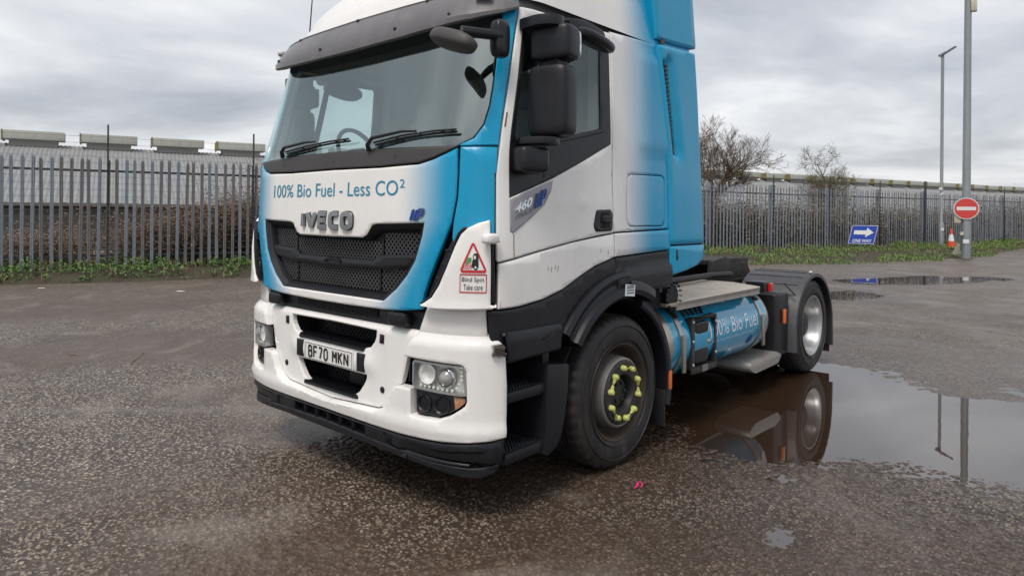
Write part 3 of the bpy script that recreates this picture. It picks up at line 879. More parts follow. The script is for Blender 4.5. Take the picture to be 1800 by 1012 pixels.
def bare_tree(name, s0, o0, h, spread, seed, label, bark, lean=0.0, nmain=5):
    rnd = random.Random(seed); base = Vector(F(s0, o0, .15)); tr = MB(); cr = MB(); cnt = [0]
    def grow(p, d, L_, r, lvl, target):
        pts = [p]; rr = [r]; seg = 4 if lvl < 2 else 3
        for k in range(seg):
            d = (d + Vector((rnd.gauss(0, .17), rnd.gauss(0, .17), rnd.gauss(.02, .12) + (.05 if lvl > 1 else 0)))).normalized()
            p = p + d * L_ / seg; pts.append(p); rr.append(r * (1 - .5 * (k + 1) / seg))
        target.tube(pts, rr, 6 if lvl == 0 else (4 if lvl < 3 else 3), cap=False); cnt[0] += 1
        if lvl >= 6: return
        kids = {0: nmain, 1: 4, 2: 4, 3: 4, 4: 3, 5: 3}[lvl]
        for i in range(kids):
            t = rnd.uniform(.35, 1.0) if lvl else rnd.uniform(.55, 1.0)
            q = pts[0].lerp(pts[-1], t) if lvl > 3 else pts[min(len(pts) - 1, max(1, int(round(t * seg))))]
            a = rnd.uniform(0, 6.28); side = d.orthogonal().normalized(); side = Matrix.Rotation(a, 3, d) @ side
            nd = (d * rnd.uniform(.5, .9) + side * rnd.uniform(.5, 1.0) * spread + Vector((FD.x, FD.y, 0)) * lean * .3 + Vector((0, 0, .15))).normalized()
            grow(q, nd, L_ * rnd.uniform(.55, .78), max(.0075, r * .5), lvl + 1, cr)
    grow(base, Vector((0, 0, 1)), h * .24, h * .013, 0, tr)
    root = tag(empty(name, base), label, 'tree')
    for mbb, nm in ((tr, 'trunk'), (cr, 'crown')):
        q = mbb.build(nm, bark, smooth=True); q.parent = root; q.matrix_parent_inverse = Matrix.Translation(-base)
bare_tree('bare_tree', 28.0, 4.0, 11.6, .85, 11, 'large bare tree behind the fence right beside the cab', BARK, .35, 7)
bare_tree('bare_tree', 36.6, 5.0, 9.4, 1.7, 23, 'smaller wide bare tree behind the fence above the one way sign', BARKG, .0, 6)
TAN = leaf_mat('tan_twigs', (.22, .14, .09), (.30, .21, .13), .9)
bare_tree('bare_tree', 69, 20, 7.5, .8, 5, 'distant tan treetop just right of the big mast', TAN, 0, 6)
bare_tree('bare_tree', 60, 20, 7.0, .8, 6, 'distant tan treetop just left of the big mast', TAN, 0, 6)

# ------------------------------------------------------------------ lamp posts, signs, cone
POLE = M('lamp_pole_galv', (.26, .29, .30), .45, metal=.3, var=.15, vscale=2, dirt=.4, dirtcol=(.15, .16, .15))
LAMPD = M('lamp_head_grey', (.10, .105, .11), .4, var=.2)
BEIGE = M('beige_box', (.52, .48, .38), .6, var=.15)
SRED = M('sign_red', (.62, .06, .055), .45, var=.12); SWHITE = M('sign_white', (.76, .77, .78), .45, var=.06)
SBLUE = M('sign_blue', (.010, .055, .40), .45, var=.12); SBACK = M('sign_back', (.22, .22, .23), .5, metal=.4)
CONEO = M('cone_red', (.70, .07, .03), .5, var=.1); CONEB = M('cone_base', (.02, .02, .022), .7)
to_cam = lambda p: math.atan2(-2.403 - p[1], 3.667 - p[0])
# slim street lamp
b = (-2.78, 35.97, .12)
lamp = tag(empty('street_lamp', b), 'slim grey street lamp with angled head, left of the thick mast', 'street lamp')
MB().lathe([(.0, 0), (.11, 0), (.11, 1.3), (.075, 1.36), (.068, 9.45), (0, 9.45)], (0, 0, 0), 'z', 14).build('pole', POLE, lamp)
rt = Matrix.Rotation(R(38), 3, 'Z') @ Matrix.Rotation(R(-33), 3, 'Y')
MB().obox((.20, .16, 9.62), (.75, .26, .09), rt).build('lamp_head', LAMPD, lamp, bevel=.02)
MB().obox((-.02, -.02, 9.47), (.3, .14, .12), rt).build('bracket', POLE, lamp, bevel=.01)
MB().obox((-.02, -.075, 2.95), (.16, .06, .10), Matrix.Rotation(.5, 3, 'Y')).build('clamp', SWHITE, lamp, bevel=.005)
MB().obox((.02, -.085, 2.70), (.17, .03, .07), Matrix.Rotation(-.6, 3, 'Y')).build('clamp', SWHITE, lamp, bevel=.005)
MB().obox((.07, -.115, 1.0), (.12, .02, .14)).build('label', SWHITE, lamp)
# thick mast
b = (-.93, 30.07, .05); ang = to_cam(b)
mast = tag(empty('lighting_mast', b), 'thick grey mast carrying the round no entry sign', 'mast'); mast.rotation_euler.z = ang
MB().lathe([(.0, 0), (.165, 0), (.165, 1.6), (.15, 1.65), (.115, 13), (0, 13)], (0, 0, 0), 'z', 20).build('pole', POLE, mast)
MB().box(-.12, .12, .10, .30, 9.88, 10.3).build('junction_box', BEIGE, mast, bevel=.02)
MB().tube([(0, .22, 10.3), (0, .3, 10.45), (0, .5, 10.5)], .05, 8).build('cable', LAMPD, mast)
MB().box(.02, .14, -.40, -.17, 1.42, 1.83).build('equipment_box', BEIGE, mast, bevel=.015)
MB().box(.12, .20, -.20, -.08, .92, 1.06).build('tag_plate', BEIGE, mast, bevel=.01)
MB().box(.17, .19, -.10, .10, .60, .76).build('tag_plate', SWHITE, mast, bevel=.004)
MB().tube([(.16, -.18, .3), (.165, -.17, 1.45)], .02, 6).build('conduit', LAMPD, mast)
ne = tag(empty('no_entry_sign', (b[0], b[1], b[2])), 'round red no entry sign with white bar on the thick mast', 'sign'); ne.rotation_euler.z = ang
fs_ = lambda a, z, d: (.20 + d, a, z)
MB().prism(disc2d((0, 2.0), .43, 36), fs_, -.012, 0).build('disc', SWHITE, ne)
decal('red_face', disc2d((0, 2.0), .40, 36), [tuple(range(36))], fs_, .004, SRED, ne)
decal('white_bar', [(-.32, 1.93), (.32, 1.93), (.32, 2.07), (-.32, 2.07)], [(0, 1, 2, 3)], fs_, .008, SWHITE, ne)
MB().box(.11, .185, -.05, .05, 1.8, 1.86).box(.11, .185, -.05, .05, 2.16, 2.22).build('bracket', POLE, ne)
# cone
b = (-2.35, 35.9, .19)
cone = tag(empty('traffic_cone', b), 'red and white traffic cone between the lamp and the mast', 'cone')
prof = lambda z: .185 - .155 * (z - .06) / .90
for z0, z1, mt, nm in ((.06, .38, CONEO, 'cone_body'), (.38, .70, SWHITE, 'reflective_band'), (.70, .98, CONEO, 'cone_tip')):
    MB().lathe([(0, z0), (prof(z0), z0), (prof(z1), z1), (0, z1)], (0, 0, 0), 'z', 20).build(nm, mt, cone)
MB().box(-.27, .27, -.27, .27, 0, .065).build('base', CONEB, cone, bevel=.015)
o = MB().obox((-1.25, 30.9, .33), (.42, .05, .5), Matrix.Rotation(ang, 3, 'Z') @ Matrix.Rotation(R(90), 3, 'Z') @ Matrix.Rotation(R(22), 3, 'Y')).build('leaning_slab', BEIGE, bevel=.02)
tag(o, 'small grey slab leaning against the foot of the thick mast', 'slab')
# one way board
b = F(31.6, -1.35, .13); ang = to_cam(b)
ow = tag(empty('one_way_sign', b), 'tilted blue one way board with white arrow by the fence', 'sign'); ow.rotation_euler.z = ang
WV = lambda a, z, d: (d + .12 - .10 * z, .88 * a + .20 * z - .18, .90 * z + .04)
q = [(-.60, .32), (.60, .32), (.60, 1.26), (-.60, 1.26)]
MB().prism(rounded(q, .04), WV, -.03, 0).build('board', SBLUE, ow)
V_, F_ = stroke([[(-.58, .34), (.58, .34), (.58, 1.24), (-.58, 1.24), (-.58, .34)]], .018); decal('border_line', V_, F_, WV, .006, SWHITE, ow)
decal('arrow', [(-.44, .80), (.12, .80), (.12, .66), (.46, .90), (.12, 1.14), (.12, 1.0), (-.44, 1.0)], [(0, 1, 5, 6), (2, 3, 4), (1, 2, 4, 5)], WV, .007, SWHITE, ow)
words('lettering', 'ONE WAY', -.42, .46, .40, .56, WV, .007, SWHITE, ow, .02)
MB().tube([WV(-.42, 0, -.05), WV(-.42, 1.2, -.05)], .025, 6).tube([WV(.42, 0, -.05), WV(.42, 1.2, -.05)], .025, 6).build('stake', RAILM, ow)
# ------------------------------------------------------------------ the tractor unit (front at y=0, nearside +x)
truck = tag(empty('tractor_unit'), 'white and blue articulated lorry tractor unit parked on the wet yard', 'lorry')
T = truck
# inner dark shell behind the panel gaps
cb = bmesh.new(); rows_ = []
UE = UC + (YEND - DF)
ul = [-UE + 2 * UE * i / 120 for i in range(121)]
SH = [.98, 1.1, 1.3, 1.6, 1.9, 2.0]
for z in SH: rows_.append([cb.verts.new(S(u, z, -.07)) for u in ul])
for a, b in zip(rows_, rows_[1:]):
    for i in range(len(ul) - 1):
        cb.faces.new([a[i], a[i + 1], b[i + 1], b[i]])
# wheel well cut: drop faces around the arches
dele = [f for f in cb.faces if abs(f.calc_center_median().x) > 1.0 and math.hypot(f.calc_center_median().y - 1.40, f.calc_center_median().z - .47) < .70]
bmesh.ops.delete(cb, geom=dele, context='FACES')
finish(cb, 'inner_shell', DARK, T)
for sg in (1, -1):
    MB().add([S(sg * u, z, -.045) for u in [1.19 + .06 * i for i in range(31)] for z in (2.79, 2.93)], [(2 * i, 2 * i + 2, 2 * i + 3, 2 * i + 1) for i in range(30)]).build('cant_rail', INTD, T)
MB().box(-1.15, 1.15, .10, 2.0, 1.40, 1.44).build('cab_floor', INTD, T)

# --- bonnet panel with grille opening
hood = [(0,1.918),(.5,1.914),(.82,1.922),(.92,1.945),(1.0,1.975),(1.070,2.006),(1.076,1.87),(1.070,1.737),(1.043,1.603),(.995,1.497),(.944,1.39),(.904,1.302),(.869,1.212),(.853,1.13),(.72,1.112),(.575,1.104),(.2,1.098),(0,1.098)]
gr = [(0,1.503),(.345,1.506),(.385,1.522),(.415,1.556),(.437,1.580),(.48,1.588),(.864,1.598),(.85,1.53),(.80,1.394),(.742,1.313),(.66,1.232),(.55,1.156),(0,1.156)]
hp = skin('bonnet_panel', sym(hood), P_HOOD, T, holes=[sym(gr)], thick=.03, rnd=.008, du=.04, dv=.05, off=.004)
# sloped grille surround
inner = [(0,1.478),(.34,1.480),(.385,1.49),(.43,1.515),(.46,1.53),(.50,1.535),(.80,1.54),(.79,1.48),(.74,1.38),(.68,1.31),(.60,1.24),(.50,1.195),(0,1.195)]
mb = MB(); o1 = sym(gr); i1 = sym(inner); n = len(o1)
vs = [S(u, z, -.004) for u, z in o1] + [S(u * .985, z, -.03) for u, z in [((a + c) / 2, (b + d) / 2) for (a, b), (c, d) in zip(o1, i1)]] + [S(u, z, -.085) for u, z in i1] + [S(u, z, -.10) for u, z in i1]
fs = []
for k in range(3): fs += [(k * n + i, k * n + (i + 1) % n, (k + 1) * n + (i + 1) % n, (k + 1) * n + i) for i in range(n)]
gs = mb.add(vs, fs).build('grille_surround', BLACK, T, angle=25)
def lattice(name, poly, off, parent, pitch=.034, w=.007, slope=1.0, mat=None):
    """diamond mesh clipped to a convex outline, on the cab skin"""
    V = []; Fc = []; us = [p[0] for p in poly]; zs_ = [p[1] for p in poly]
    n = len(poly); area = sum(poly[i][0] * poly[(i + 1) % n][1] - poly[(i + 1) % n][0] * poly[i][1] for i in range(n))
    P = poly if area > 0 else poly[::-1]
    for sg in (1, -1):
        k = min(us) - (max(zs_) - min(zs_)) * 1.2
        while k < max(us) + (max(zs_) - min(zs_)) * 1.2:
            p0 = Vector((k, min(zs_) if sg > 0 else max(zs_))); d = Vector((1, sg * slope)); t0, t1 = 0.0, (max(zs_) - min(zs_)) / slope; ok = True
            for i in range(n):
                a = Vector(P[i]); b = Vector(P[(i + 1) % n]); nn = Vector((-(b - a).y, (b - a).x)); den = nn.dot(d); num = nn.dot(a - p0)
                if abs(den) < 1e-9:
                    if num > 0: ok = False
                elif den > 0: t0 = max(t0, num / den)
                else: t1 = min(t1, num / den)
            if ok and t1 - t0 > .01:
                nseg = max(1, int((t1 - t0) / .12)); q = [tuple(p0 + d * (t0 + (t1 - t0) * i / nseg)) for i in range(nseg + 1)]
                v, f = stroke([q], w); kk = len(V); V += v; Fc += [tuple(i + kk for i in g) for g in f]
            k += pitch
    return decal(name, V, Fc, S, off, mat or BLACK, parent, depth=.012)
MB().add([S(u, z, -.12) for u, z in sym([(0,1.50),(.82,1.55),(.52,1.18),(0,1.18)])], [tuple(range(6))]).build('grille_back', DARK, gs)
for mesh_poly in ([(-.46,1.365),(.46,1.365),(.46,1.484),(-.46,1.484)], [(.48,1.40),(.735,1.405),(.79,1.54),(.49,1.535)], [(-.48,1.40),(-.735,1.405),(-.79,1.54),(-.49,1.535)],
                  [(-.44,1.197),(.44,1.197),(.44,1.335),(-.44,1.335)], [(.46,1.197),(.53,1.197),(.63,1.26),(.715,1.36),(.46,1.345)], [(-.46,1.197),(-.53,1.197),(-.63,1.26),(-.715,1.36),(-.46,1.345)]):
    lattice('grille_mesh', mesh_poly, -.060, gs, mat=MESHM)
# framed side sections of the mesh
for sg in (1, -1):
    V, Fc = stroke([[(sg * .47, 1.50), (sg * .47, 1.39), (sg * .76, 1.41)], [(sg * .45, 1.33), (sg * .45, 1.20)]], .012); decal('mesh_frame', V, Fc, S, -.055, BLACK, gs, depth=.02)
bar = [(0,1.372),(.40,1.374),(.46,1.408),(.76,1.424),(.78,1.410),(.735,1.352),(.55,1.330),(.2,1.318),(0,1.316)]
skin('grille_bar', sym(bar), BLACK, T, off=-.030, thick=.07, rnd=.016, gap=0)
for sg in (1, -1):
    for u_ in (.08, .30, .62): MB().add([S(sg * u_ + a, 1.335 + b, -.027) for a, b in disc2d((0, 0), .007, 10)], [tuple(range(10))]).build('clip', DARK, T)
V, Fc = stroke([[(-.09, 1.352), (-.05, 1.366), (.05, 1.366), (.09, 1.352)]], .012); decal('catch', V, Fc, S, -.02, SATIN, T, depth=.02)
# cowl strip
cowl = [(0,2.034),(.33,2.029),(.755,2.017),(1.068,2.013),(1.0,1.981),(.92,1.951),(.82,1.928),(.5,1.920),(0,1.924)]
cw = skin('cowl_strip', sym(cowl), COWLG, T, off=.004, thick=.05, rnd=.006)
for u_ in (.62, -.60, .0): MB().add([S(u_ + a, 1.975 + b, .006) for a, b in disc2d((0, 0), .016, 16)], [tuple(range(16))]).build('cap', COWLG, cw)
# lower intake strip between bonnet and bumper
lowg = [(0,1.092),(.865,1.125),(.805,1.0),(0,1.0)]
skin('intake_strip', sym(lowg), BLACK, T, off=-.055, thick=.03)
lattice('intake_mesh', sym([(0,1.094),(.44,1.096),(.44,1.04),(0,1.034)]), -.045, T, .026, .005)
for sg in (1, -1):
    rot = Matrix.Rotation(0, 3, 'Z')
    hb = MB().sq((sg * .665, .012, 1.062), (.15, .07, .075), .3, .3).build('hinge', SATIN, T)
    for dx in (-.03, .01, .045): MB().tube([(sg * .665 + dx - .01, -.005, 1.085), (sg * .665 + dx + .01, -.005, 1.085)], .018, 10).build('hinge_pin', BLACK, hb)

# --- bumper
seam_c = [(0,.500),(.47,.528),(.54,.556),(.59,.610),(.632,.684),(.672,.757),(.709,.863),(.74,.933),(.79,1.012)]
cpan = [(0,1.008),(.60,1.008),(.806,1.008),(.760,.933),(.731,.868),(.706,.775),(.681,.700),(.650,.684),(.608,.612),(.559,.560),(.489,.532),(0,.503)]
op_up = sym([(0,.978),(.462,.972),(.458,.935),(.445,.905),(.408,.868),(.34,.850),(0,.848)])
op_lo = sym([(0,.702),(.376,.700),(.366,.67),(.342,.635),(.30,.588),(.25,.560),(0,.556)])
def bulge(u, z):
    o = -.022 - .028 * max(0, (z - .975) / .035) ** 2
    k = max(0, 1 - abs(z - .768) / .10); k = k * k * (3 - 2 * k); w_ = max(0, min(1, (.50 - abs(u)) / .10)); w_ = w_ * w_ * (3 - 2 * w_)
    return o + .016 * k * w_
cp = skin('bumper_centre', sym(cpan), P_WHITE, T, holes=[op_up, op_lo], thick=.035, rnd=.007, offfn=bulge, du=.03, dv=.018, gap=0, angle=50)
bump = [(0,.438),(.72,.436),(1.0,.443),(1.145,.452),(1.26,.462),(1.344,.474),(1.350,.60),(1.350,.75),(1.340,.900),(1.322,.972),(1.296,1.004),(1.255,1.022),(1.08,1.014),(.95,1.014),(.815,1.012),(.766,.933),(.736,.868),
        (1.098,.858),(1.120,.851),(1.133,.830),(1.139,.668),(1.130,.645),(1.101,.622),(1.044,.585),(.966,.556),(.81,.552),(.797,.56),(.795,.700),(.686,.700),(.656,.684),(.614,.610),(.565,.556),(.495,.527),(0,.498)]
def bump_off(u, z):
    o = .018
    if z > .945: o -= .075 * ((z - .945) / .075) ** 1.9
    if z < .56: o += .012 * max(0, 1 - abs(z - .50) / .06)
    return o
bp = skin('bumper', sym(bump), P_WHITE, T, thick=.065, rnd=.006, offfn=bump_off, du=.04, dv=.022, angle=50)
skin('seam_backing', sym([(0,.97),(.70,.99),(.79,1.005),(.74,.90),(.60,.52),(0,.48)]), DARK, T, holes=[sym([(0,.96),(.50,.96),(.40,.56),(0,.56)])], off=-.066, thick=.01, rnd=0, gap=0)  # dark sheet added behind the centre panel so its seam reads black
# openings: dark tray with ribbed step tread
for z0, z1, w, nm in ((.850, .978, .46, 'upper'), (.557, .702, .376, 'lower')):
    MB().box(-w - .03, w + .03, .16, .19, z0 - .05, z1 + .03).build('opening_back', DARK, cp)
    for sg in (1, -1): MB().box(min(sg * (w + .004), sg * (w + .03)), max(sg * (w + .004), sg * (w + .03)), .03, .17, z0, z1).build('opening_side', DARK, cp)
    MB().box(-w - .02, w + .02, .02, .17, z1 + .002, z1 + .02).build('opening_top', DARK, cp)
    tr = MB().prism([(-w * .75, -.012), (w * .75, -.012), (w, .10), (w, .165), (-w, .165), (-w, .10)], lambda a, b, d: (a, b, d), z0 + .004, z0 - .012).build('step_tread', BLACK, cp)
    rb = MB(); k = -w + .05
    while k < w - .04:
        yy = -.008 if abs(k) < w * .75 else -.008 + (abs(k) - w * .75) / (w * .25) * .11
        rb.box(k - .004, k + .004, yy, .15, z0 + .004, z0 + .012); k += .019
    rb.build('tread_rib', SATIN, tr, smooth=False)
    lattice('opening_mesh', [(-w, z0), (w, z0), (w, z1), (-w, z1)], -.165, cp, .034, .005)
MB().box(.06, .22, .10, .16, .59, .70).build('radar_box', BLACK, cp, bevel=.006)
for sg in (1, -1):
    skin('pad', [(.292,.712),(.373,.714),(.373,.826),(.292,.826)], BLACK, cp, off=-.004, thick=.02, rnd=.003, mirror=sg < 0)
    skin('cover', [(.495,.905),(.535,.905),(.537,.955),(.50,.958)], BLACK, cp, off=-.016, thick=.02, rnd=.003, gap=0, mirror=sg < 0)
    skin('plug', disc2d((.524, .640), .019, 18), BLACK, cp, off=-.016, thick=.02, rnd=.003, gap=0, mirror=sg < 0)
# number plate
pl = skin('number_plate', rounded([(-.265,.712),(.265,.712),(.265,.824),(-.265,.824)], .008), PLATEW, T, off=.000, thick=.012, rnd=.002, gap=0)
V, Fc = stroke([[(-.257,.719),(.257,.719),(.257,.817),(-.257,.817),(-.257,.719)]], .003); decal('plate_border', V, Fc, S, .002, INK, pl)
G = {'B': [[(0,0),(0,1)], [(0,1),(.7,1),(.92,.9),(.92,.62),(.72,.53),(0,.53)], [(.72,.53),(1,.42),(1,.1),(.78,0),(0,0)]],
     'F': [[(0,0),(0,1),(1,1)], [(0,.53),(.8,.53)]], '7': [[(0,1),(1,1),(.35,0)]],
     '0': [[(.3,0),(.7,0),(1,.2),(1,.8),(.7,1),(.3,1),(0,.8),(0,.2),(.3,0)]],
     'M': [[(0,0),(0,1),(.5,.42),(1,1),(1,0)]], 'K': [[(0,0),(0,1)], [(1,1),(.05,.48)], [(.3,.62),(1,0)]], 'N': [[(0,0),(0,1),(1,0),(1,1)]]}
u_ = -.212
for ch in 'BF70 MKN':
    if ch == ' ': u_ += .036; continue
    w_ = .036 if ch not in 'MN' else .040
    L_ = [[(u_ + a * w_, .734 + b * .067) for a, b in pl_] for pl_ in G[ch]]
    L_ = [[p for i, p in enumerate(q)] for q in L_]
    for q in L_:
        if abs(q[0][0] - q[-1][0]) < 1e-9 and abs(q[0][1] - q[-1][1]) < 1e-9: q[-1] = q[0]
    V, Fc = stroke(L_, .0125); decal('plate_character', V, Fc, S, .003, INK, pl)
    u_ += w_ + .0225
# headlamps
for mir in (False, True):
    mx_ = -1 if mir else 1
    hh = skin('lamp_housing', [(.69,.87),(1.145,.87),(1.145,.54),(.69,.54)], DARK, T, off=-.10, thick=.02, mirror=mir)
    for u_a, u_b in ((.70, .82),):
        for k in range(4): skin('cooling_fin', [(.715 + k * .024, .715), (.725 + k * .024, .715), (.735 + k * .024, .845), (.725 + k * .024, .845)], BLACK, hh, off=-.05, thick=.03, rnd=0, gap=0, mirror=mir)
    for a0, a1, z0, z1 in ((1.135, 1.150, .55, .86), (.79, .80, .55, .70)):
        pass
    lampo = [(.815,.852),(1.118,.846),(1.126,.838),(1.130,.70),(1.11,.697),(.812,.708),(.802,.73),(.803,.84)]
    hl = skin('headlamp', lampo, LAMPW, T, off=-.045, thick=.04, rnd=.004, gap=0, mirror=mir)
    V, Fc = stroke([lampo + [lampo[0]]], .010); decal('bezel', V, Fc, S, .004, SILVER, hl, depth=.05, mirror=mir)
    def pos(u, z, off): p = S(u, z, off); return (-p[0], p[1], p[2]) if mir else p
    def nrm(u, z): a = Vector(pos(u, z, 0)); b = Vector(pos(u, z, .1)); return (b - a).normalized()
    def dish(u, z, prof, name, mat, par, n=24):
        c = Vector(pos(u, z, 0)); d = nrm(u, z); x = Vector((0, 0, 1)); x = (x - d * x.dot(d)).normalized(); y = d.cross(x); vs = []; fs = []; m = len(prof)
        for j in range(n):
            t = 2 * math.pi * j / n
            for r, a in prof: vs.append(c + (x * math.cos(t) + y * math.sin(t)) * r + d * a)
        fs = [(j * m + i, j * m + i + 1, ((j + 1) % n) * m + i + 1, ((j + 1) % n) * m + i) for j in range(n) for i in range(m - 1)]
        return MB().add(vs, fs).build(name, mat, par, angle=25)
    dish(.888, .785, [(.056, -.012), (.052, -.010), (.048, -.03), (.030, -.042), (.0, -.043)], 'main_beam', LAMPW, hl)
    dish(.888, .785, [(.060, -.02), (.060, -.010), (.055, -.008), (.052, -.02)], 'lamp_ring', SILVER, hl)
    dish(1.01, .777, [(.054, -.03), (.054, -.010), (.048, -.004), (.043, -.012), (.043, -.03)], 'lamp_ring', CHROME, hl)
    dish(1.01, .777, [(.043, -.022), (.038, -.006), (.026, .006), (.012, .012), (0, .013)], 'projector_lens', M('projector_glass' + str(mir), (.34, .34, .33), .05, coat=1, var=.1), hl)
    for k in range(8): dish(.845 + k * .029, .722 - k * .0012, [(.0085, -.02), (.0085, -.012), (.004, -.010), (0, -.0095)], 'led', LEDW, hl, 8)
    for k in range(5): dish(1.075 + .014 * min(k, 2), .728 + k * .022, [(.0085, -.02), (.0085, -.012), (.004, -.010), (0, -.0095)], 'led', LEDW, hl, 8)
    skin('lamp_lens', lampo, LENS, hl, off=.008, thick=.004, rnd=.004, gap=.002, mirror=mir)
    fg = skin('fog_lamp_panel', [(.80,.700),(1.128,.690),(1.130,.655),(1.098,.627),(1.042,.591),(.966,.562),(.812,.558),(.801,.568)], BLACK, T, off=-.020, thick=.06, rnd=.010, gap=.002, mirror=mir)
    for uf, zf in ((.868, .628), (.985, .628)):
        dish(uf, zf, [(.049, -.03), (.049, -.012), (.045, -.006), (.038, -.012), (.034, -.024), (0, -.03)], 'fog_blank', SATIN, fg)
    skin('indicator', [(1.055,.684),(1.124,.678),(1.124,.655),(1.095,.630),(1.066,.612)], M('indicator_clear' + str(mir), (.42, .20, .10), .12, coat=.8, var=.5, vscale=60), fg, off=-.012, thick=.03, rnd=.006, gap=0, mirror=mir)
    mk = skin('side_marker', rounded([(1.262,.905),(1.335,.905),(1.325,.960),(1.308,.972),(1.258,.966)], .012), AMBERD, T, off=.045, thick=.05, rnd=.012, gap=0, mirror=mir)
# lower black skirt with slots and rubber lip
sk = [(0,.432),(.72,.430),(1.0,.437),(1.145,.446),(1.26,.456),(1.342,.468),(1.340,.40),(1.325,.340),(1.24,.322),(1.157,.316),(.937,.324),(.72,.334),(.46,.344),(0,.352)]
holes = [[(x - .062, .372), (x + .050, .370), (x + .050, .412), (x - .062, .414)] for x in (-.56, -.43, -.30, -.17, -.04, .09, .22, .35, .48, .61)]
skirt = skin('bumper_skirt', sym(sk), SATIN, T, holes=holes, thick=.05, rnd=.007, du=.05, offfn=lambda u, z: .012 + (-.02 if z < .40 and .70 < abs(u) < 1.22 else 0))
MB().add([S(u, z, -.034) for u, z in ((-.72, .345), (.72, .345), (.72, .43), (-.72, .43))], [(0, 1, 2, 3)]).build('slot_back', DARK, skirt)
LIPB = [(0, .318), (.46, .312), (.72, .302), (.94, .285), (1.115, .264), (1.22, .262), (1.295, .29), (1.32, .325)]
LIPT = [(0, .349), (.46, .341), (.72, .331), (.94, .321), (1.157, .313), (1.24, .319), (1.32, .338)]
cuts = [0, .09, .19, .29, .39, .50, .62, .75]
for mir in (False, True):
    for a, b in zip(cuts, cuts[1:]):
        skin('lip_segment', [(a, interp(LIPB, a)), (b, interp(LIPB, b)), (b, interp(LIPT, b)), (a, interp(LIPT, a))], RUBBER, T, off=.0, thick=.02, rnd=.003, gap=.0025, mirror=mir)
    us_ = [.75, .85, .94, 1.05, 1.115, 1.157, 1.22, 1.27, 1.295, 1.315]
    skin('corner_lip', [(a, interp(LIPB, a)) for a in us_] + [(a, interp(LIPT, a)) for a in us_[::-1]], SATIN, T, off=-.006, thick=.02, rnd=.003, gap=.001, mirror=mir)
# --- corner panels
both('corner_panel', [(1.083,2.010),(1.291,2.010),(1.292,1.882),(1.281,1.863),(1.280,1.50),(1.05,1.50),(1.044,1.527),(1.052,1.603),(1.077,1.737),(1.083,1.87)], P_BLUE, T, off=.002)
both('neck_panel', [(.868,1.15),(1.24,1.15),(1.252,1.0),(.806,1.0)], P_WHITE, T, off=-.030, thick=.02)
both('wing_recess', [(1.10,1.57),(1.035,1.52),(.975,1.415),(.925,1.313),(.882,1.222),(.873,1.15),(1.275,1.15),(1.275,1.62),(1.25,1.62)], SATIN, T, off=-.022, thick=.02)
wing = [(1.252,1.623),(1.192,1.607),(1.136,1.579),(1.103,1.546),(1.073,1.483),(1.033,1.378),(.987,1.273),(.945,1.209),(.905,1.182),(.876,1.164),(.879,1.149),(.968,1.144),(1.167,1.150),(1.277,1.155),(1.286,1.164),(1.283,1.174),(1.254,1.180)]
wg = both('wing_deflector', wing, P_WHITE, T, thick=.022, rnd=.008, du=.03, dv=.04, offfn=lambda u, z: .040 - .016 * max(0, (z - 1.40) / .22) + .006 * max(0, (1.2 - z) / .05))
both('wing_edge', [(wing[i][0] - .014, wing[i][1] + .006) for i in range(2, 10)] + [(wing[i][0] - .002, wing[i][1]) for i in range(9, 1, -1)], SATIN, T, off=.030, thick=.03, rnd=.003, gap=0)
for mir in (False, True):
    for z_, u0 in ((1.30, .95), (1.375, .985), (1.45, 1.01)): skin('wing_fin', [(u0, z_), (u0 + .10, z_ + .012), (u0 + .10, z_ + .026), (u0, z_ + .012)], BLACK, T, off=.012, thick=.03, rnd=.002, gap=0, mirror=mir)
both('shut_strip', [(1.254,1.615),(1.281,1.615),(1.281,1.407),(1.294,1.172),(1.256,1.182)], SATIN, T, off=-.004)
# camera pod and blind spot sticker on the near wing
pod = MB().sq(S(1.245, 1.525, .066), (.07, .11, .055), .55, .75, rot=Matrix.Rotation(R(8), 3, 'Z')).build('camera_pod', P_WHITE, T)
for dz, du_ in ((.014, 0), (-.012, -.03), (-.015, .03)):
    p = Vector(S(1.245 + du_, 1.525 + dz, .098)); MB().sq(p, (.008, .008, .008), 1, 1, 8, 6).build('screw', INK, pod)
w0 = wg[0]
WM = lambda a, b, o: S(1.168 + a * .66, 1.275 + b, o + .040 - .016 * max(0, (1.275 + b - 1.40) / .22))
tri = rounded([(-.092, .078), (.092, .078), (0, .228)], .018)
decal('sticker_ground', [(a * 1.08, .148 + (b - .148) * 1.08) for a, b in tri], [tuple(range(len(tri)))], WM, .0015, TXTWHITE, w0)
V, Fc = stroke([tri + [tri[0]]], .013); decal('sticker_border', V, Fc, WM, .003, STRED, w0)
def boxes(L_):
    V = []; Fc = []
    for (a, b, c_, d) in L_:
        k = len(V); V += [(a, b), (c_, b), (c_, d), (a, d)]; Fc.append((k, k + 1, k + 2, k + 3))
    return V, Fc
V, Fc = boxes([(-.012, .10, .038, .112), (-.006, .112, .038, .135), (0, .135, .038, .165), (.006, .165, .034, .172)])
V += disc2d((.018, .10), .014, 12); Fc.append(tuple(range(len(V) - 12, len(V)))); decal('sticker_lorry', V, Fc, WM, .0045, INK, w0)
V, Fc = boxes([(.006, .143, .020, .160)]); V += disc2d((.018, .10), .007, 10); Fc.append(tuple(range(len(V) - 10, len(V)))); decal('sticker_detail', V, Fc, WM, .006, TXTWHITE, w0)
decal('sticker_field', [(-.056, .115), (-.012, .130), (-.012, .150), (-.036, .150)], [(0, 1, 2, 3)], WM, .0045, STGREEN, w0)
V, Fc = stroke([[(-.075 + k * .014, .088), (-.045 + k * .010, .120)] for k in range(5)], .004); decal('sticker_stripes', V, Fc, WM, .0045, STRED, w0)
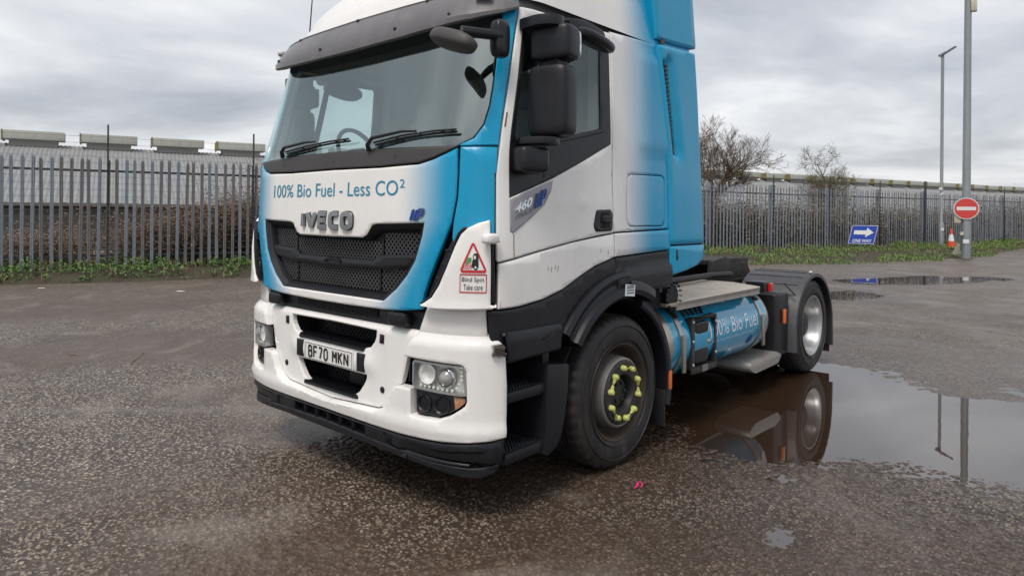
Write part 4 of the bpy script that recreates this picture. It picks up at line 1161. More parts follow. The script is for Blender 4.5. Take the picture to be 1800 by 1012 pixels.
decal('sticker_ground', [(-.094, -.03), (.094, -.03), (.094, .062), (-.094, .062)], [(0, 1, 2, 3)], WM, .0015, TXTWHITE, w0)
V, Fc = stroke([[(-.094, -.03), (.094, -.03), (.094, .062), (-.094, .062), (-.094, -.03)]], .006); decal('sticker_border', V, Fc, WM, .003, STRED, w0)
V, Fc = text2d('Blind Spot', -.080, .080, .018, .050, .0); decal('sticker_lettering', V, Fc, WM, .0035, INK, w0)
V, Fc = text2d('Take care', -.068, .070, -.018, .012, .0); decal('sticker_lettering', V, Fc, WM, .0035, INK, w0)

# --- bonnet lettering and badges
words('slogan', '100% Bio Fuel - Less CO', -.712, .668, 1.752, 1.838, S, .007, TXTBLUE, hp)
V, Fc = text2d('2', .682, .722, 1.795, 1.842, .0); decal('slogan', V, Fc, S, .007, TXTBLUE, hp)
IV = {'I': [[(.5,0),(.5,1)]], 'V': [[(0,1),(.5,0),(1,1)]], 'E': [[(1,1),(0,1),(0,0),(1,0)],[(0,.5),(.85,.5)]],
      'C': [[(1,1),(.35,1),(.14,.94),(.03,.82),(0,.65),(0,.35),(.03,.18),(.14,.06),(.35,0),(1,0)]], 'O': [[(.35,1),(.65,1),(.86,.94),(.97,.82),(1,.65),(1,.35),(.97,.18),(.86,.06),(.65,0),(.35,0),(.14,.06),(.03,.18),(0,.35),(0,.65),(.03,.82),(.14,.94),(.35,1)]]}
for ch, ua, ub in (('I', -.300, -.266), ('V', -.248, -.126), ('E', -.104, -.012), ('C', .014, .118), ('O', .142, .262)):
    L_ = [[((ua + ub) / 2 if ch == 'I' else ua + .016 + a * (ub - ua - .032), 1.563 + b * .083) for a, b in q] for q in IV[ch]]
    for q in L_:
        if abs(q[0][0] - q[-1][0]) < 1e-9 and abs(q[0][1] - q[-1][1]) < 1e-9: q[-1] = q[0]
    V, Fc = stroke(L_, .037); decal('badge_backing', V, Fc, S, .010, INK, hp, depth=.012)
    V, Fc = stroke(L_, .030); decal('badge_letter', V, Fc, S, .024, BADGE, hp, depth=.016)
NPL = [[(0,0),(0,1)], [(0,1),(.40,0)], [(.40,0),(.40,1)], [(.62,0),(.62,1),(.94,1),(1,.86),(1,.62),(.92,.48),(.72,.48)]]
def np_logo(fm, u0, u1, z0, z1, off, par, shear):
    for w_, mt, dd in ((.021, BADGE, 0), (.012, NPBLUE, .003)):
        V, Fc = stroke([[(a * (u1 - u0), b * (z1 - z0)) for a, b in q] for q in NPL], w_ * (z1 - z0) / .07)
        decal('logo', [(u0 + a + shear * b, z0 + b, c_) for a, b, c_ in V], Fc, fm, off + dd, mt, par, depth=.003)
np_logo(S, .775, .850, 1.614, 1.672, .012, hp, .35)

# --- windscreen, pillars, visor
ws = [(0,2.032),(.33,2.029),(.755,2.017),(1.06,2.014),(1.150,2.060),(1.193,2.13),(1.207,2.236),(1.207,2.335),(1.197,2.586),(1.194,2.767),(1.19,2.86),(0,2.86)]
wsc = skin('windscreen', sym(ws), GLASS_WS, T, off=-.006, thick=.008, rnd=0, gap=.002, du=.04, dv=.06)
both('a_pillar', [(1.072,2.014),(1.154,2.056),(1.198,2.13),(1.212,2.236),(1.211,2.335),(1.200,2.586),(1.197,2.767),(1.195,2.86),(1.283,2.86),(1.285,2.59),(1.287,2.36),(1.290,2.19),(1.294,2.015)], P_BLUE, T, off=.004, thick=.03)
VB = [(0, 2.660), (.6, 2.666), (.88, 2.684), (1.05, 2.706), (1.2, 2.749), (1.275, 2.785)]
VT = [(0, 2.905), (.7, 2.898), (1.0, 2.885), (1.2, 2.86), (1.275, 2.835)]
mb = MB(); us_ = [-1.275 + 2.55 * i / 70 for i in range(71)]; vs = []; prof_n = 9
for u in us_:
    a = abs(u); zb, zt = interp(VB, a), interp(VT, a); k = 1 - .55 * max(0, (a - 1.0) / .275)
    h = zt - zb
    for fz, of in ((.06, .045), (.0, .085), (.03, .102), (.18, .110), (.55, .088), (.85, .060), (.94, .048), (.97, .052), (1.04, -.01)):
        vs.append(S(u, zb + fz * h, of * k))
fs = [(i * prof_n + j, (i + 1) * prof_n + j, (i + 1) * prof_n + j + 1, i * prof_n + j + 1) for i in range(70) for j in range(prof_n - 1)]
fs += [tuple(range(prof_n - 1, -1, -1)), tuple(range(70 * prof_n, 71 * prof_n))]
vis = mb.add(vs, fs).build('sun_visor', VISOR, T, angle=30)
for u_, fz, of in ((-.93, .3, .108), (-.30, .28, .108), (.52, .28, .108), (.93, .3, .102), (-.75, .93, .052), (0, .93, .054), (.7, .93, .052)):
    zb, zt = interp(VB, abs(u_)), interp(VT, abs(u_)); c_ = Vector(S(u_, zb + fz * (zt - zb), of)); MB().sq(c_, (.022, .014, .022), .8, .8, 12, 8).build('bolt', BLACK, vis)
for sg in (1, -1): MB().sq(S(sg * 1.10, 2.85, .085), (.10, .05, .035), .4, .4, rot=Matrix.Rotation(sg * R(35), 3, 'Z')).build('marker_lamp', SWHITE, vis)
for u_, z_, w_, h_, mt in ((-1.10, 2.22, .07, .10, BEIGE), (-1.13, 2.36, .05, .07, SWHITE)): MB().add([S(u_ + a, z_ + b, -.02) for a, b in ((0, 0), (w_, 0), (w_, h_), (0, h_))], [(0, 1, 2, 3)]).build('windscreen_paper', mt, wsc)
# wipers
for pts, bl in (([(.386,2.02,.01),(.40,2.05,.035),(.45,2.085,.05),(.70,2.107,.045),(.80,2.104,.03)], [(.46,2.058,.022),(.70,2.085,.02),(.93,2.097,.02),(1.062,2.100,.022)]),
                ([(-.62,2.03,.01),(-.60,2.06,.035),(-.55,2.088,.05),(-.30,2.108,.045),(-.20,2.108,.03)], [(-.54,2.058,.022),(-.28,2.083,.02),(-.02,2.097,.02),(.19,2.100,.022)])):
    wp = MB().tube([S(*p) for p in pts], [.016, .014, .011, .008, .006], 8).build('wiper', INK, T)
    MB().tube([S(a, b, c_ + .014) for a, b, c_ in bl], .006, 6).tube([S(a, b - .012, c_ - .002) for a, b, c_ in bl], .007, 6).build('wiper_blade', INK, wp)
    br = MB()
    for t in (.25, .5, .75, .9):
        i = min(2, int(t * 3)); f = t * 3 - i; p = [bl[i][k] + (bl[i + 1][k] - bl[i][k]) * f for k in range(3)]
        br.tube([S(p[0], p[1] + .002, p[2] + .016), S(p[0] + .03, p[1] - .012, p[2])], .005, 5)
    br.build('wiper_bridge', INK, wp)
# roof
ZR = [2.872, 2.90, 3.0, 3.1, 3.2, 3.3, 3.45, 3.6, 3.7, 3.76, 3.78]
YR = [(2.87, .262), (3.0, .31), (3.1, .37), (3.2, .46), (3.3, .57), (3.45, .80), (3.6, 1.10), (3.7, 1.40), (3.76, 1.65), (3.78, 1.78)]
WR = [(2.87, 1.180), (3.1, 1.145), (3.3, 1.10), (3.45, 1.05), (3.6, .97), (3.7, .88), (3.76, .76), (3.78, .5)]
vs = []; m = 61
for z in ZR:
    y0_, w_ = interp(YR, z), interp(WR, z)
    for i in range(m):
        a = -1 + 2 * i / (m - 1); t = abs(a)
        if t < .55: q = t / .55; x = w_ * math.sin(q * math.pi / 2) ** (2 / 4.0) if q > 0 else 0; y = y0_ + .42 * (1 - math.cos(q * math.pi / 2) ** (.75))
        else: q = (t - .55) / .45; x = w_; y = y0_ + .42 + q * (2.42 - y0_ - .42)
        vs.append((math.copysign(x, a), y, z))
fs = [(j * m + i, j * m + i + 1, (j + 1) * m + i + 1, (j + 1) * m + i) for j in range(len(ZR) - 1) for i in range(m - 1)]
fs.append(tuple((len(ZR) - 1) * m + i for i in range(m)))
fs += [(j * m, (j + 1) * m, (j + 1) * m + m - 1, j * m + m - 1) for j in range(len(ZR) - 1)]
roof = MB().add(vs, fs).build('high_roof', P_SIDE, T, angle=40)
MB().tube([(-.93, .40, 2.98), (-.93, .44, 3.5), (-.93, .50, 4.1)], [.006, .004, .002], 6).build('aerial', INK, T)

# --- doors and cab sides
door = [(1.288,2.806),(1.290,2.59),(1.294,2.40),(1.297,2.19),(1.300,2.02),(1.297,1.969),(1.285,1.863),(1.286,1.625),(1.286,1.407),(1.296,1.396),(1.596,1.446),(1.929,1.494),(2.229,1.528),(2.358,1.538),(2.355,1.60),(2.350,2.114),(2.318,2.45),(2.288,2.721),(2.268,2.838),(1.755,2.826),(1.293,2.812)]
blk = [(1.331,2.747),(1.350,2.40),(1.365,2.033),(1.372,1.740),(1.737,1.860),(2.05,1.985),(2.338,2.110),(2.312,2.40),(2.276,2.712),(2.255,2.757)]
gls = [(1.362,2.715),(1.380,2.40),(1.398,2.095),(1.412,2.060),(1.833,2.110),(2.208,2.197),(2.185,2.45),(2.158,2.690),(2.140,2.715)]
low = [(1.296,1.391),(1.596,1.441),(1.929,1.489),(2.358,1.534),(2.368,1.384),(2.285,1.364),(2.148,1.336),(2.0,1.284),(1.826,1.216),(1.647,1.174),(1.45,1.153),(1.296,1.149)]
def crease(u, z):
    return .002 + .010 * math.exp(-((z - 1.725) / .02) ** 2) * max(0, min(1, (u - 1.70) / .05))
for mir in (False, True):
    d = skin('door', door, P_WHITE, T, holes=[blk], thick=.03, rnd=.006, du=.06, dv=.05, offfn=crease, mirror=mir)
    skin('window_trim', blk, SATIN, d, holes=[gls], off=-.004, thick=.025, rnd=.003, gap=.0015, mirror=mir)
    V, Fc = stroke([[(1.640, 2.085), (1.628, 2.715)]], .045); decal('window_bar', V, Fc, S, -.022, VISOR, d, depth=.02, mirror=mir)
    skin('window', gls, GLASS_SD, d, off=-.012, thick=.006, rnd=0, gap=.001, mirror=mir)
    for pts in ([(1.36,2.030),(1.83,2.085),(2.25,2.180)], [(1.66,2.05),(1.66,1.86)]):
        V, Fc = stroke([pts], .007); decal('trim_line', V, Fc, S, -.002, DARK, d, mirror=mir)
    bd = skin('badge_plate', [(1.368,1.731),(1.738,1.852),(1.722,1.79),(1.660,1.705),(1.545,1.632),(1.410,1.556),(1.386,1.548),(1.370,1.560)], BADGEP, d, off=.006, thick=.014, rnd=.006, gap=0, mirror=mir)
    if not mir:
        V, Fc = text2d('460', 1.402, 1.540, 1.655, 1.705, .03, .25)
        V = [(a, b + (a - 1.40) * .33) for a, b in V]; decal('badge_figures', V, Fc, S, .014, CHROME, bd, depth=.008)
        V, Fc = text2d('STRALIS', 1.405, 1.545, 1.618, 1.640, .0, .1)
        V = [(a, b + (a - 1.40) * .33) for a, b in V]; decal('badge_small_lettering', V, Fc, S, .009, VISOR, bd)
        np_logo(lambda a, b, o: S(a, b + (a - 1.55) * .33, o), 1.566, 1.640, 1.680, 1.755, .012, bd, .28)
    hd = skin('door_handle', rounded([(2.165,1.684),(2.320,1.689),(2.342,1.665),(2.334,1.551),(2.152,1.547),(2.132,1.585)], .02), SATIN, d, off=.012, thick=.02, rnd=.008, gap=0, mirror=mir)
    skin('handle_recess', rounded([(2.20,1.672),(2.30,1.672),(2.300,1.570),(2.195,1.570)], .015), DARK, hd, off=.0135, thick=.004, rnd=.001, gap=0, mirror=mir)
    skin('handle_lever', rounded([(2.205,1.648),(2.312,1.648),(2.312,1.604),(2.205,1.604)], .012), BLACK, hd, off=.026, thick=.02, rnd=.006, gap=0, mirror=mir)
    skin('lock', disc2d((2.318, 1.618), .008, 10), SILVER, hd, off=.018, thick=.01, rnd=.001, gap=0, mirror=mir)
    skin('lower_door_panel', low, P_WHITE, T, off=.004, thick=.03, rnd=.008, du=.06, mirror=mir)
    hat = rounded([(2.530,1.925),(3.020,1.935),(3.008,1.578),(2.522,1.578)], .055, 6)
    rs = [(2.364,1.542),(3.068,1.557),(3.082,1.9),(3.078,2.226),(3.045,2.56),(2.990,2.884),(2.272,2.850),(2.294,2.721),(2.324,2.45),(2.356,2.114),(2.361,1.60)]
    def pill(u, z):
        a = max(0, min(1, (z - 2.05) / .1)) * max(0, min(1, (2.80 - z) / .05)); return .002 + .014 * a * max(0, min(1, (u - 2.62) / .09))
    sp = skin('side_panel', rs, P_SIDE, T, holes=[hat], thick=.03, rnd=.006, du=.04, dv=.05, offfn=pill, mirror=mir)
    skin('locker_hatch', hat, P_SIDE, sp, off=.003, thick=.02, rnd=.005, gap=.003, mirror=mir)
    skin('lower_side_panel', [(2.364,1.536),(3.073,1.552),(3.084,1.410),(2.37,1.384)], P_SIDE, T, off=.004, thick=.03, rnd=.006, mirror=mir)
    skin('rear_skirt', [(2.372,1.378),(3.080,1.404),(3.080,1.16),(2.9,1.14),(2.372,1.16)], BLACK, T, off=-.002, thick=.03, rnd=.006, dv=.03, mirror=mir, offfn=lambda u, z: -.002 + .028 * max(0, min(1, (1.285 + .045 * (u - 2.37) - z) / .03)))
    arch = [(1.40 - .80 * math.cos(R(a)), .47 + .80 * math.sin(R(a))) for a in (30, 40, 50, 60, 70, 80, 88)]   # arch cut in (y, z)
    au = lambda y: UC + (y - (tab(YT, 1.0) + DF)) / (YEND - (tab(YT, 1.0) + DF)) * (YEND - DF)
    fsk = [(1.290,1.143),(1.45,1.147),(1.647,1.168),(1.826,1.210),(2.0,1.278),(2.148,1.330),(2.285,1.358),(2.366,1.376)] + [(au(y), z) for y, z in arch[::-1]][:] + [(1.30,.86),(1.255,1.0),(1.24,1.14)]
    skin('front_skirt', fsk, BLACK, T, off=-.004, thick=.03, rnd=.006, mirror=mir, du=.06)
    skin('step_header', rounded([(1.315,1.026),(1.795,1.022),(1.815,1.00),(1.800,.875),(1.345,.862)], .015), BLACK, T, off=.022, thick=.05, rnd=.014, gap=0, mirror=mir)
RUSTS = M('rust_streak', (.22, .12, .05), .7, var=.3, vscale=30); SCUFF = M('scuff_mark', (.20, .18, .16), .7, var=.3)
near_door = [o for o in T.children if o.name.startswith('door') and not o.name.startswith('door_')][0]
V, Fc = stroke([[(1.398, 1.545), (1.396, 1.48), (1.399, 1.418)]], .006); decal('rust_streak', V, Fc, S, .0036, RUSTS, near_door)
V, Fc = stroke([[(1.312, 2.20), (1.314, 2.12)]], .010); decal('rust_spot', V, Fc, S, .0036, RUSTS, near_door)
for k, (a, b, l) in enumerate(((1.68, 1.335, .02), (1.71, 1.325, .03), (1.745, 1.338, .025), (1.77, 1.325, .035), (2.20, 1.42, .02), (2.28, 1.40, .03))):
    V, Fc = stroke([[(a, b), (a + .006, b + l * .6), (a + .004, b + l)]], .004); decal('scuff_mark', V, Fc, S, .0056, SCUFF, near_door)
def mirx(v): return (-v[0], v[1], v[2])
def mirror_copy(o, parent=None):
    """mirror image of a mesh object for the other side of the cab"""
    me = o.data.copy(); bm = bmesh.new(); bm.from_mesh(me)
    for v in bm.verts: v.co.x = -v.co.x
    bmesh.ops.reverse_faces(bm, faces=bm.faces[:]); bm.to_mesh(me); bm.free()
    q = bpy.data.objects.new(o.name.split('.')[0], me); COL.objects.link(q); q.parent = parent or o.parent
    return q
# wheel arch flares, liners, mudflap
def sweep(prof, a0, a1, n, c=(1.40, .47)):
    vs = []; m = len(prof)
    for i in range(n + 1):
        a = R(a0 + (a1 - a0) * i / n)
        for r, x in prof: vs.append((x, c[0] - r * math.cos(a), c[1] + r * math.sin(a)))
    fs = [(i * m + j, (i + 1) * m + j, (i + 1) * m + (j + 1) % m, i * m + (j + 1) % m) for i in range(n) for j in range(m)]
    fs += [tuple(range(m)), tuple(n * m + j for j in range(m))[::-1]]
    return MB().add(vs, fs)
fl = sweep([(.645, 1.15), (.648, 1.285), (.668, 1.298), (.705, 1.292), (.718, 1.268), (.745, 1.262), (.785, 1.280), (.815, 1.266), (.822, 1.24), (.80, 1.15)], 37, 92, 22).build('wheel_arch', BLACK, T, angle=30)
mirror_copy(fl)
fr = sweep([(.665, 1.12), (.668, 1.285), (.700, 1.296), (.745, 1.285), (.775, 1.262), (.77, 1.12)], 93, 118, 10).build('wheel_arch', BLACK, T, angle=30); mirror_copy(fr)
ln = sweep([(.60, .86), (.60, 1.245), (.615, 1.258), (.655, 1.255), (.668, 1.23), (.635, .86)], 112, 196, 24, (1.385, .47)).build('arch_liner', BLACK, T, angle=30); mirror_copy(ln)
lf = sweep([(.63, .80), (.63, 1.20), (.64, 1.20), (.64, .80)], 10, 115, 24).build('arch_liner', DARK, T); mirror_copy(lf)
mf = MB().box(.88, 1.24, 1.955, 1.975, .14, .40).build('mudflap', RUBBER, T, bevel=.004); mirror_copy(mf)
MB().obox((1.300, 1.395, 1.165), (.006, .11, .075), Matrix.Rotation(R(-6), 3, 'X')).build('paper_label', TXTWHITE, T)
V, Fc = boxes([(1.352, z, 1.438, z + .008) for z in (1.145, 1.162, 1.178, 1.19)]); decal('label_print', V, Fc, lambda y, z, o: (1.304 + o, y, z), .0, VISOR, T)
mk = MB().box(1.235, 1.262, 1.995, 2.035, .40, .535).build('side_reflector', AMBER, T, bevel=.006); mirror_copy(mk)
# steps
col = MB().prism([(.600,.805),(.800,.778),(.790,.62),(.765,.48),(.735,.38),(.69,.315),(.60,.28),(.575,.30),(.585,.42),(.59,.60)], lambda y, z, d: (d, y, z), .96, 1.262).build('step_column', BLACK, T, bevel=.014); mirror_copy(col)
MB().box(.94, .96, .22, .80, .28, .90).build('step_back', SATIN, T); MB().box(-.96, -.94, .22, .80, .28, .90).build('step_back', SATIN, T)
MB().box(.96, 1.22, .60, .66, .80, .88).build('step_link', BLACK, T, bevel=.01)
for zt, y0_ in ((.700, .60), (.375, .595)):
    st_ = MB().box(.96, 1.246, .262, y0_, zt - .062, zt).build('step', BLACK, T, bevel=.018); mirror_copy(st_)
    gb = MB(); 
    for i in range(9):
        for j in range(13): gb.add([(1.0 + i * .027 + a, .285 + j * .024 + b, zt + .002 + c_) for a, b, c_ in ((-.006,-.006,0),(.006,-.006,0),(.006,.006,0),(-.006,.006,0),(0,0,.007))], [(0,1,4),(1,2,4),(2,3,4),(3,0,4)])
    gb.build('step_grip', SATIN, st_, smooth=False)
    for k in (.31, .42, .53): MB().prism(rounded([(1.03, k - .02), (1.16, k - .02), (1.16, k + .02), (1.03, k + .02)], .018), lambda a, b, d: (a, b, d), zt + .001, zt + .003).build('step_slot', DARK, st_)
MB().box(.70, .94, .15, .80, .30, 1.0).build('step_inner', DARK, T)

# --- mirrors
for mir in (False, True):
    g = 1
    parts = []
    mm = MB().sq((1.335, .525, 2.272), (.255, .17, .395), .28, .45, 32, 18, Matrix.Rotation(R(8), 3, 'Z')).build('door_mirror', BLACK, T); parts.append(mm)
    parts.append(MB().sq((1.34, .535, 2.590), (.255, .165, .19), .28, .45, 32, 14, Matrix.Rotation(R(8), 3, 'Z')).build('wide_mirror', BLACK, mm))
    parts.append(MB().box(1.26, 1.40, .49, .57, 2.46, 2.505).build('mirror_joint', SATIN, mm, bevel=.005))
    parts.append(MB().prism(rounded([(1.17, .55), (1.18, .40), (1.34, .385), (1.42, .43), (1.42, .53), (1.32, .57)], .04), lambda a, b, d: (a, b, d), 2.670, 2.725).build('mirror_arm', SATIN, mm, bevel=.012))
    parts.append(MB().prism(rounded([(1.20, .40), (1.25, .33), (1.38, .38), (1.42, .44), (1.40, .53), (1.28, .52)], .04), lambda a, b, d: (a, b, d), 2.030, 2.068).build('mirror_arm', SATIN, mm, bevel=.012))
    parts.append(MB().sq((1.285, .395, 1.945), (.14, .19, .145), .35, .35, 24, 12, Matrix.Rotation(R(-12), 3, 'Z')).build('mirror_foot', SATIN, mm))
    parts.append(MB().sq((1.34, .62, 2.590), (.23, .02, .16), .3, .3, 24, 10).build('mirror_glass', CHROME, mm))
    km = MB().prism(rounded([(.66, 2.765), (.82, 2.790), (1.00, 2.765), (1.03, 2.735), (1.0, 2.715), (.80, 2.725), (.68, 2.715)], .02), lambda y, z, d: (d, y, z), 1.17, 1.34).build('kerb_mirror_arm', SATIN, T, bevel=.015); parts.append(km)
    parts.append(MB().sq((1.32, .92, 2.695), (.20, .36, .075), .6, .8, 28, 12, Matrix.Rotation(R(-9), 3, 'X') @ Matrix.Rotation(R(18), 3, 'Y')).build('kerb_mirror', SATIN, km))
    if mir:
        for p in parts:
            for v in p.data.vertices: v.co.x = -v.co.x; v.co.y += .05
            p.data.flip_normals()
# front view mirror on its arm at the near corner
fm = MB().sq((1.10, -.005, 2.545), (.32, .14, .085), .6, .75, 32, 14, Matrix.Rotation(R(18), 3, 'Y') @ Matrix.Rotation(R(-25), 3, 'X')).build('front_mirror', COWLG, T)
MB().tube([(1.155, .0, 2.585), (1.20, .10, 2.585), (1.245, .20, 2.585)], .028, 12).build('front_mirror_arm', SATIN, fm)
MB().sq((1.225, .215, 2.575), (.08, .10, .20), .5, .5, 20, 12).build('front_mirror_foot', SATIN, fm)

# --- side fairings behind the cab
FY = lambda z: 1.992 - .105 * max(0, (z - 1.9) / .98)
def FM(sx):
    return lambda y, z, o: (sx * (1.262 - .028 * (z - 1.4) + o - .02 * max(0, (FY(z) + .05 - y) / .05) ** 2), y, z)
slotp = [(1.945,2.760),(2.008,2.763),(2.132,2.100),(2.066,2.095)]
rec = rounded([(1.985,2.84),(2.150,2.845),(2.185,2.05),(2.075,2.02)], .04)
fair = [(FY(2.875),2.875),(2.20,2.893),(2.435,2.908),(2.465,2.6),(2.495,2.15),(2.520,1.75),(2.530,1.440),(1.995,1.440),(1.995,1.7),(FY(2.0),2.0),(FY(2.4),2.4)]
fairl = [(1.992,1.433),(2.530,1.433),(2.532,1.36),(2.50,1.310),(2.42,1.275),(2.25,1.245),(2.04,1.222),(1.992,1.222)]
ufair = [(1.79,3.70),(1.825,3.30),(1.875,2.912),(2.20,2.927),(2.49,2.950),(2.47,3.3),(2.44,3.70)]
for mir in (False, True):
    fmap_ = FM(1)
    def recess(y, z):
        zf = max(0, min(1, (2.82 - z) / .04)) * max(0, min(1, (z - 2.05) / .06)); c_ = 2.015 + (2.765 - z) / .67 * .12
        return -.036 * zf * max(0, min(1, 1 - (y - c_) / .09)) * (1 if y > c_ - .02 else 0)
    sf = skin('side_fairing', fair, P_BLUE, T, fmap=fmap_, holes=[slotp], thick=.05, rnd=.014, du=.025, dv=.04, mirror=mir, offfn=recess)
    skin('fairing_slot', slotp, DARK, sf, fmap=fmap_, off=-.05, thick=.01, gap=0, rnd=0, mirror=mir)
    tb = MB()
    for k in range(22):
        z = 2.10 + k * .03; y = 1.95 + (2.765 - z) / .67 * .122; tb.box(1.17, 1.215, y, y + .055, z, z + .014)
    q = tb.build('slot_louvre', BLACK, sf, smooth=False)
    if mir:
        for v in q.data.vertices: v.co.x = -v.co.x
        q.data.flip_normals()
    lfz = skin('lower_fairing', fairl, P_BLUE, T, fmap=fmap_, thick=.05, rnd=.012, du=.06, mirror=mir)
    skin('fairing_joint', [(1.998,1.40),(2.52,1.40),(2.52,1.47),(1.998,1.47)], DARK, lfz, fmap=fmap_, off=-.028, thick=.01, rnd=0, gap=0, mirror=mir)
    skin('fairing_catch', [(2.075,1.33),(2.10,1.332),(2.10,1.405),(2.075,1.403)], SATIN, lfz, fmap=fmap_, off=.004, thick=.01, rnd=.002, gap=0, mirror=mir)
    skin('roof_fairing', ufair, P_BLUE, T, fmap=lambda y, z, o: (1.205 - .05 * (z - 2.9) + o, y, z), thick=.25, rnd=.018, du=.08, mirror=mir)
MB().box(-1.20, 1.20, 1.95, 1.99, 1.1, 2.95).build('cab_rear_wall', INTD, T)

# --- cab interior
MB().prism([(-1.12, .12), (1.12, .12), (1.12, .55), (.4, .62), (-1.12, .62)], lambda a, b, d: (a, b, d), 1.80, 1.965).build('dashboard', INTD, T, bevel=.04)
MB().box(-1.14, 1.14, 1.86, 1.945, 1.45, 2.95).build('cab_back_trim', INTG, T)
MB().box(-1.12, 1.12, .42, 1.85, 2.84, 2.87).build('headliner', INTD, T)
MB().box(-1.05, 1.05, .30, .58, 2.735, 2.84).build('header_shelf', INTD, T, bevel=.03)
for x in (-.56, .56):
    st_ = MB().sq((x, .98, 1.80), (.50, .52, .16), .3, .3).build('seat', SEATM, T)
    MB().sq((x, 1.25, 2.10), (.48, .16, .62), .3, .35, rot=Matrix.Rotation(R(-10), 3, 'X')).build('seat_back', SEATM, st_)
    MB().sq((x, 1.30, 2.46), (.27, .10, .19), .4, .4).build('headrest', SEATM, st_)
    MB().box(x - .2, x + .2, .78, 1.2, 1.44, 1.74).build('seat_base', INTD, st_)
sw = MB(); rt = Matrix.Rotation(R(-62), 3, 'X'); c_ = Vector((-.56, .60, 2.06))
sw.tube([c_ + rt @ Vector((.225 * math.cos(t), .0 + .225 * math.sin(t), 0)) for t in [2 * math.pi * i / 32 for i in range(33)]], .016, 8)
sw.obox(c_, (.42, .06, .03), rt).obox(c_, (.16, .14, .05), rt)
sw.tube([c_, c_ + Vector((0, -.15, -.2))], .04, 8).build('steering_wheel', INTD, T)
for x in (-.11, .16):
    MB().tube([(x, .42, 1.96), (x, .42, 2.06)], .012, 6).build('phone_mount', INTD, T)
MB().sq((-.11, .42, 2.12), (.10, .05, .14), .5, .5).build('dash_camera', INTD, T)
MB().box(-1.13, -1.05, 1.255, 1.33, 1.95, 2.86).build('b_pillar_trim', INTG, T); MB().box(1.05, 1.13, 1.255, 1.33, 1.95, 2.86).build('b_pillar_trim', INTG, T)

# --- chassis, catwalk, tank
MB().box(-.36, .36, 2.2, 4.9, .40, .72).build('underbody_blocker', DARK, T, bevel=.05)  # box added to keep bright sky out of the puddle beneath the lorry
for x in (-.40, .40): MB().box(x - .045, x + .045, .35, 6.15, .66, .93).build('chassis_rail', CHAS, T, bevel=.008)
MB().box(-.75, .75, .35, 2.2, .45, 1.15).build('engine_block', DARK, T, bevel=.05)
MB().box(-.95, .95, 1.33, 1.47, .36, .56).build('front_axle', CHAS, T, bevel=.03)
MB().box(-.85, .85, 5.0, 5.34, .36, .64).sq((0, 5.17, .46), (.55, .6, .5), .7, .7).box(-.62, -.42, 4.6, 5.75, .30, .72).box(.42, .62, 4.6, 5.75, .30, .72).build('rear_axle', CHAS, T)
MB().box(-.58, .58, 5.62, 5.94, .26, .66).build('rear_blocker', CHAS, T, bevel=.06)  # unseen dark block added to cut off sky mirrored under the tank
MB().box(-1.0, 1.0, 4.25, 4.45, .34, .66).build('crossmember', CHAS, T, bevel=.03)
cwk = MB().prism([(.30, 2.02), (1.215, 2.02), (1.252, 2.12), (1.252, 3.62), (1.215, 3.75), (.85, 3.98), (.30, 3.98)], lambda a, b, d: (a, b, d), .985, 1.012).build('catwalk', CHECKER, T, bevel=.004)
MB().prism([(.958, 1.2525), (.985, 1.2525), (1.016, 1.262), (1.016, 1.24), (.988, 1.238), (.958, 1.238)], lambda z, x, d: (x, d, z), 2.12, 3.64).build('catwalk_edge', ALU, cwk, smooth=False)
MB().box(-1.2, .30, 2.15, 3.6, .93, .985).build('rear_deck', CHAS, T)
# coiled lines and bracket behind the cab corner
can = MB().lathe([(0, -.02), (.10, -.02), (.105, .03), (.09, .05), (.09, .16), (0, .16)], (0, 0, 0), 'x', 24).build('air_intake', SATIN, T); can.location = (1.06, 2.10, 1.06)
for k in range(16):
    a = 2 * math.pi * k / 16; MB().obox((1.235, 2.10 + .10 * math.cos(a), 1.06 + .10 * math.sin(a)), (.02, .018, .007), Matrix.Rotation(a, 3, 'X')).build('intake_fin', BLACK, T, smooth=False)
TZ, TX, TR = .675, .915, .305
def tank(sx):
    tk = MB().lathe([(TR, 2.13), (TR, 3.90)], (sx * TX, 0, TZ), 'y', 56).build('fuel_tank', TANKB, T)
    for y0_, sg in ((2.13, -1), (3.90, 1)):
        MB().lathe([(TR - .001, y0_ - sg * .01)] + [(TR * math.cos(t) ** .7 if t < 1.56 else 0, y0_ + sg * .22 * math.sin(t)) for t in [i * math.pi / 2 / 8 for i in range(9)]], (sx * TX, 0, TZ), 'y', 48).build('tank_dome', STEEL, tk)
    for y0_ in (2.23, 3.74):
        MB().lathe([(TR + .002, y0_), (TR + .010, y0_), (TR + .010, y0_ + .05), (TR + .002, y0_ + .05)], (sx * TX, 0, TZ), 'y', 48, True).build('tank_strap', STEEL, tk)
    for y0_ in (2.27, 3.79):
        th = R(52)
        MB().obox((sx * (TX + (TR + .022) * math.cos(th)), y0_ - .02, TZ + (TR + .022) * math.sin(th)), (.02, .045, .16), Matrix.Rotation(-sx * (math.pi / 2 - th) * -1 if False else sx * -(math.pi / 2 - R(90) + th) , 3, 'Y')).build('strap_buckle', CHAS, tk, bevel=.004)
        MB().obox((sx * (TX + TR + .020), y0_ - .02, TZ - .06), (.018, .045, .28)).build('strap_bolt', STEEL, tk, bevel=.004)
    return tk
tk = tank(1); tank(-1)
TM = lambda y, h, o: (TX + (TR + o) * math.cos(h / TR), y, TZ + (TR + o) * math.sin(h / TR))
words('tank_lettering', '100% Bio Fuel', 2.74, 3.69, -.005, .125, TM, .002, TXTWHITE, tk)
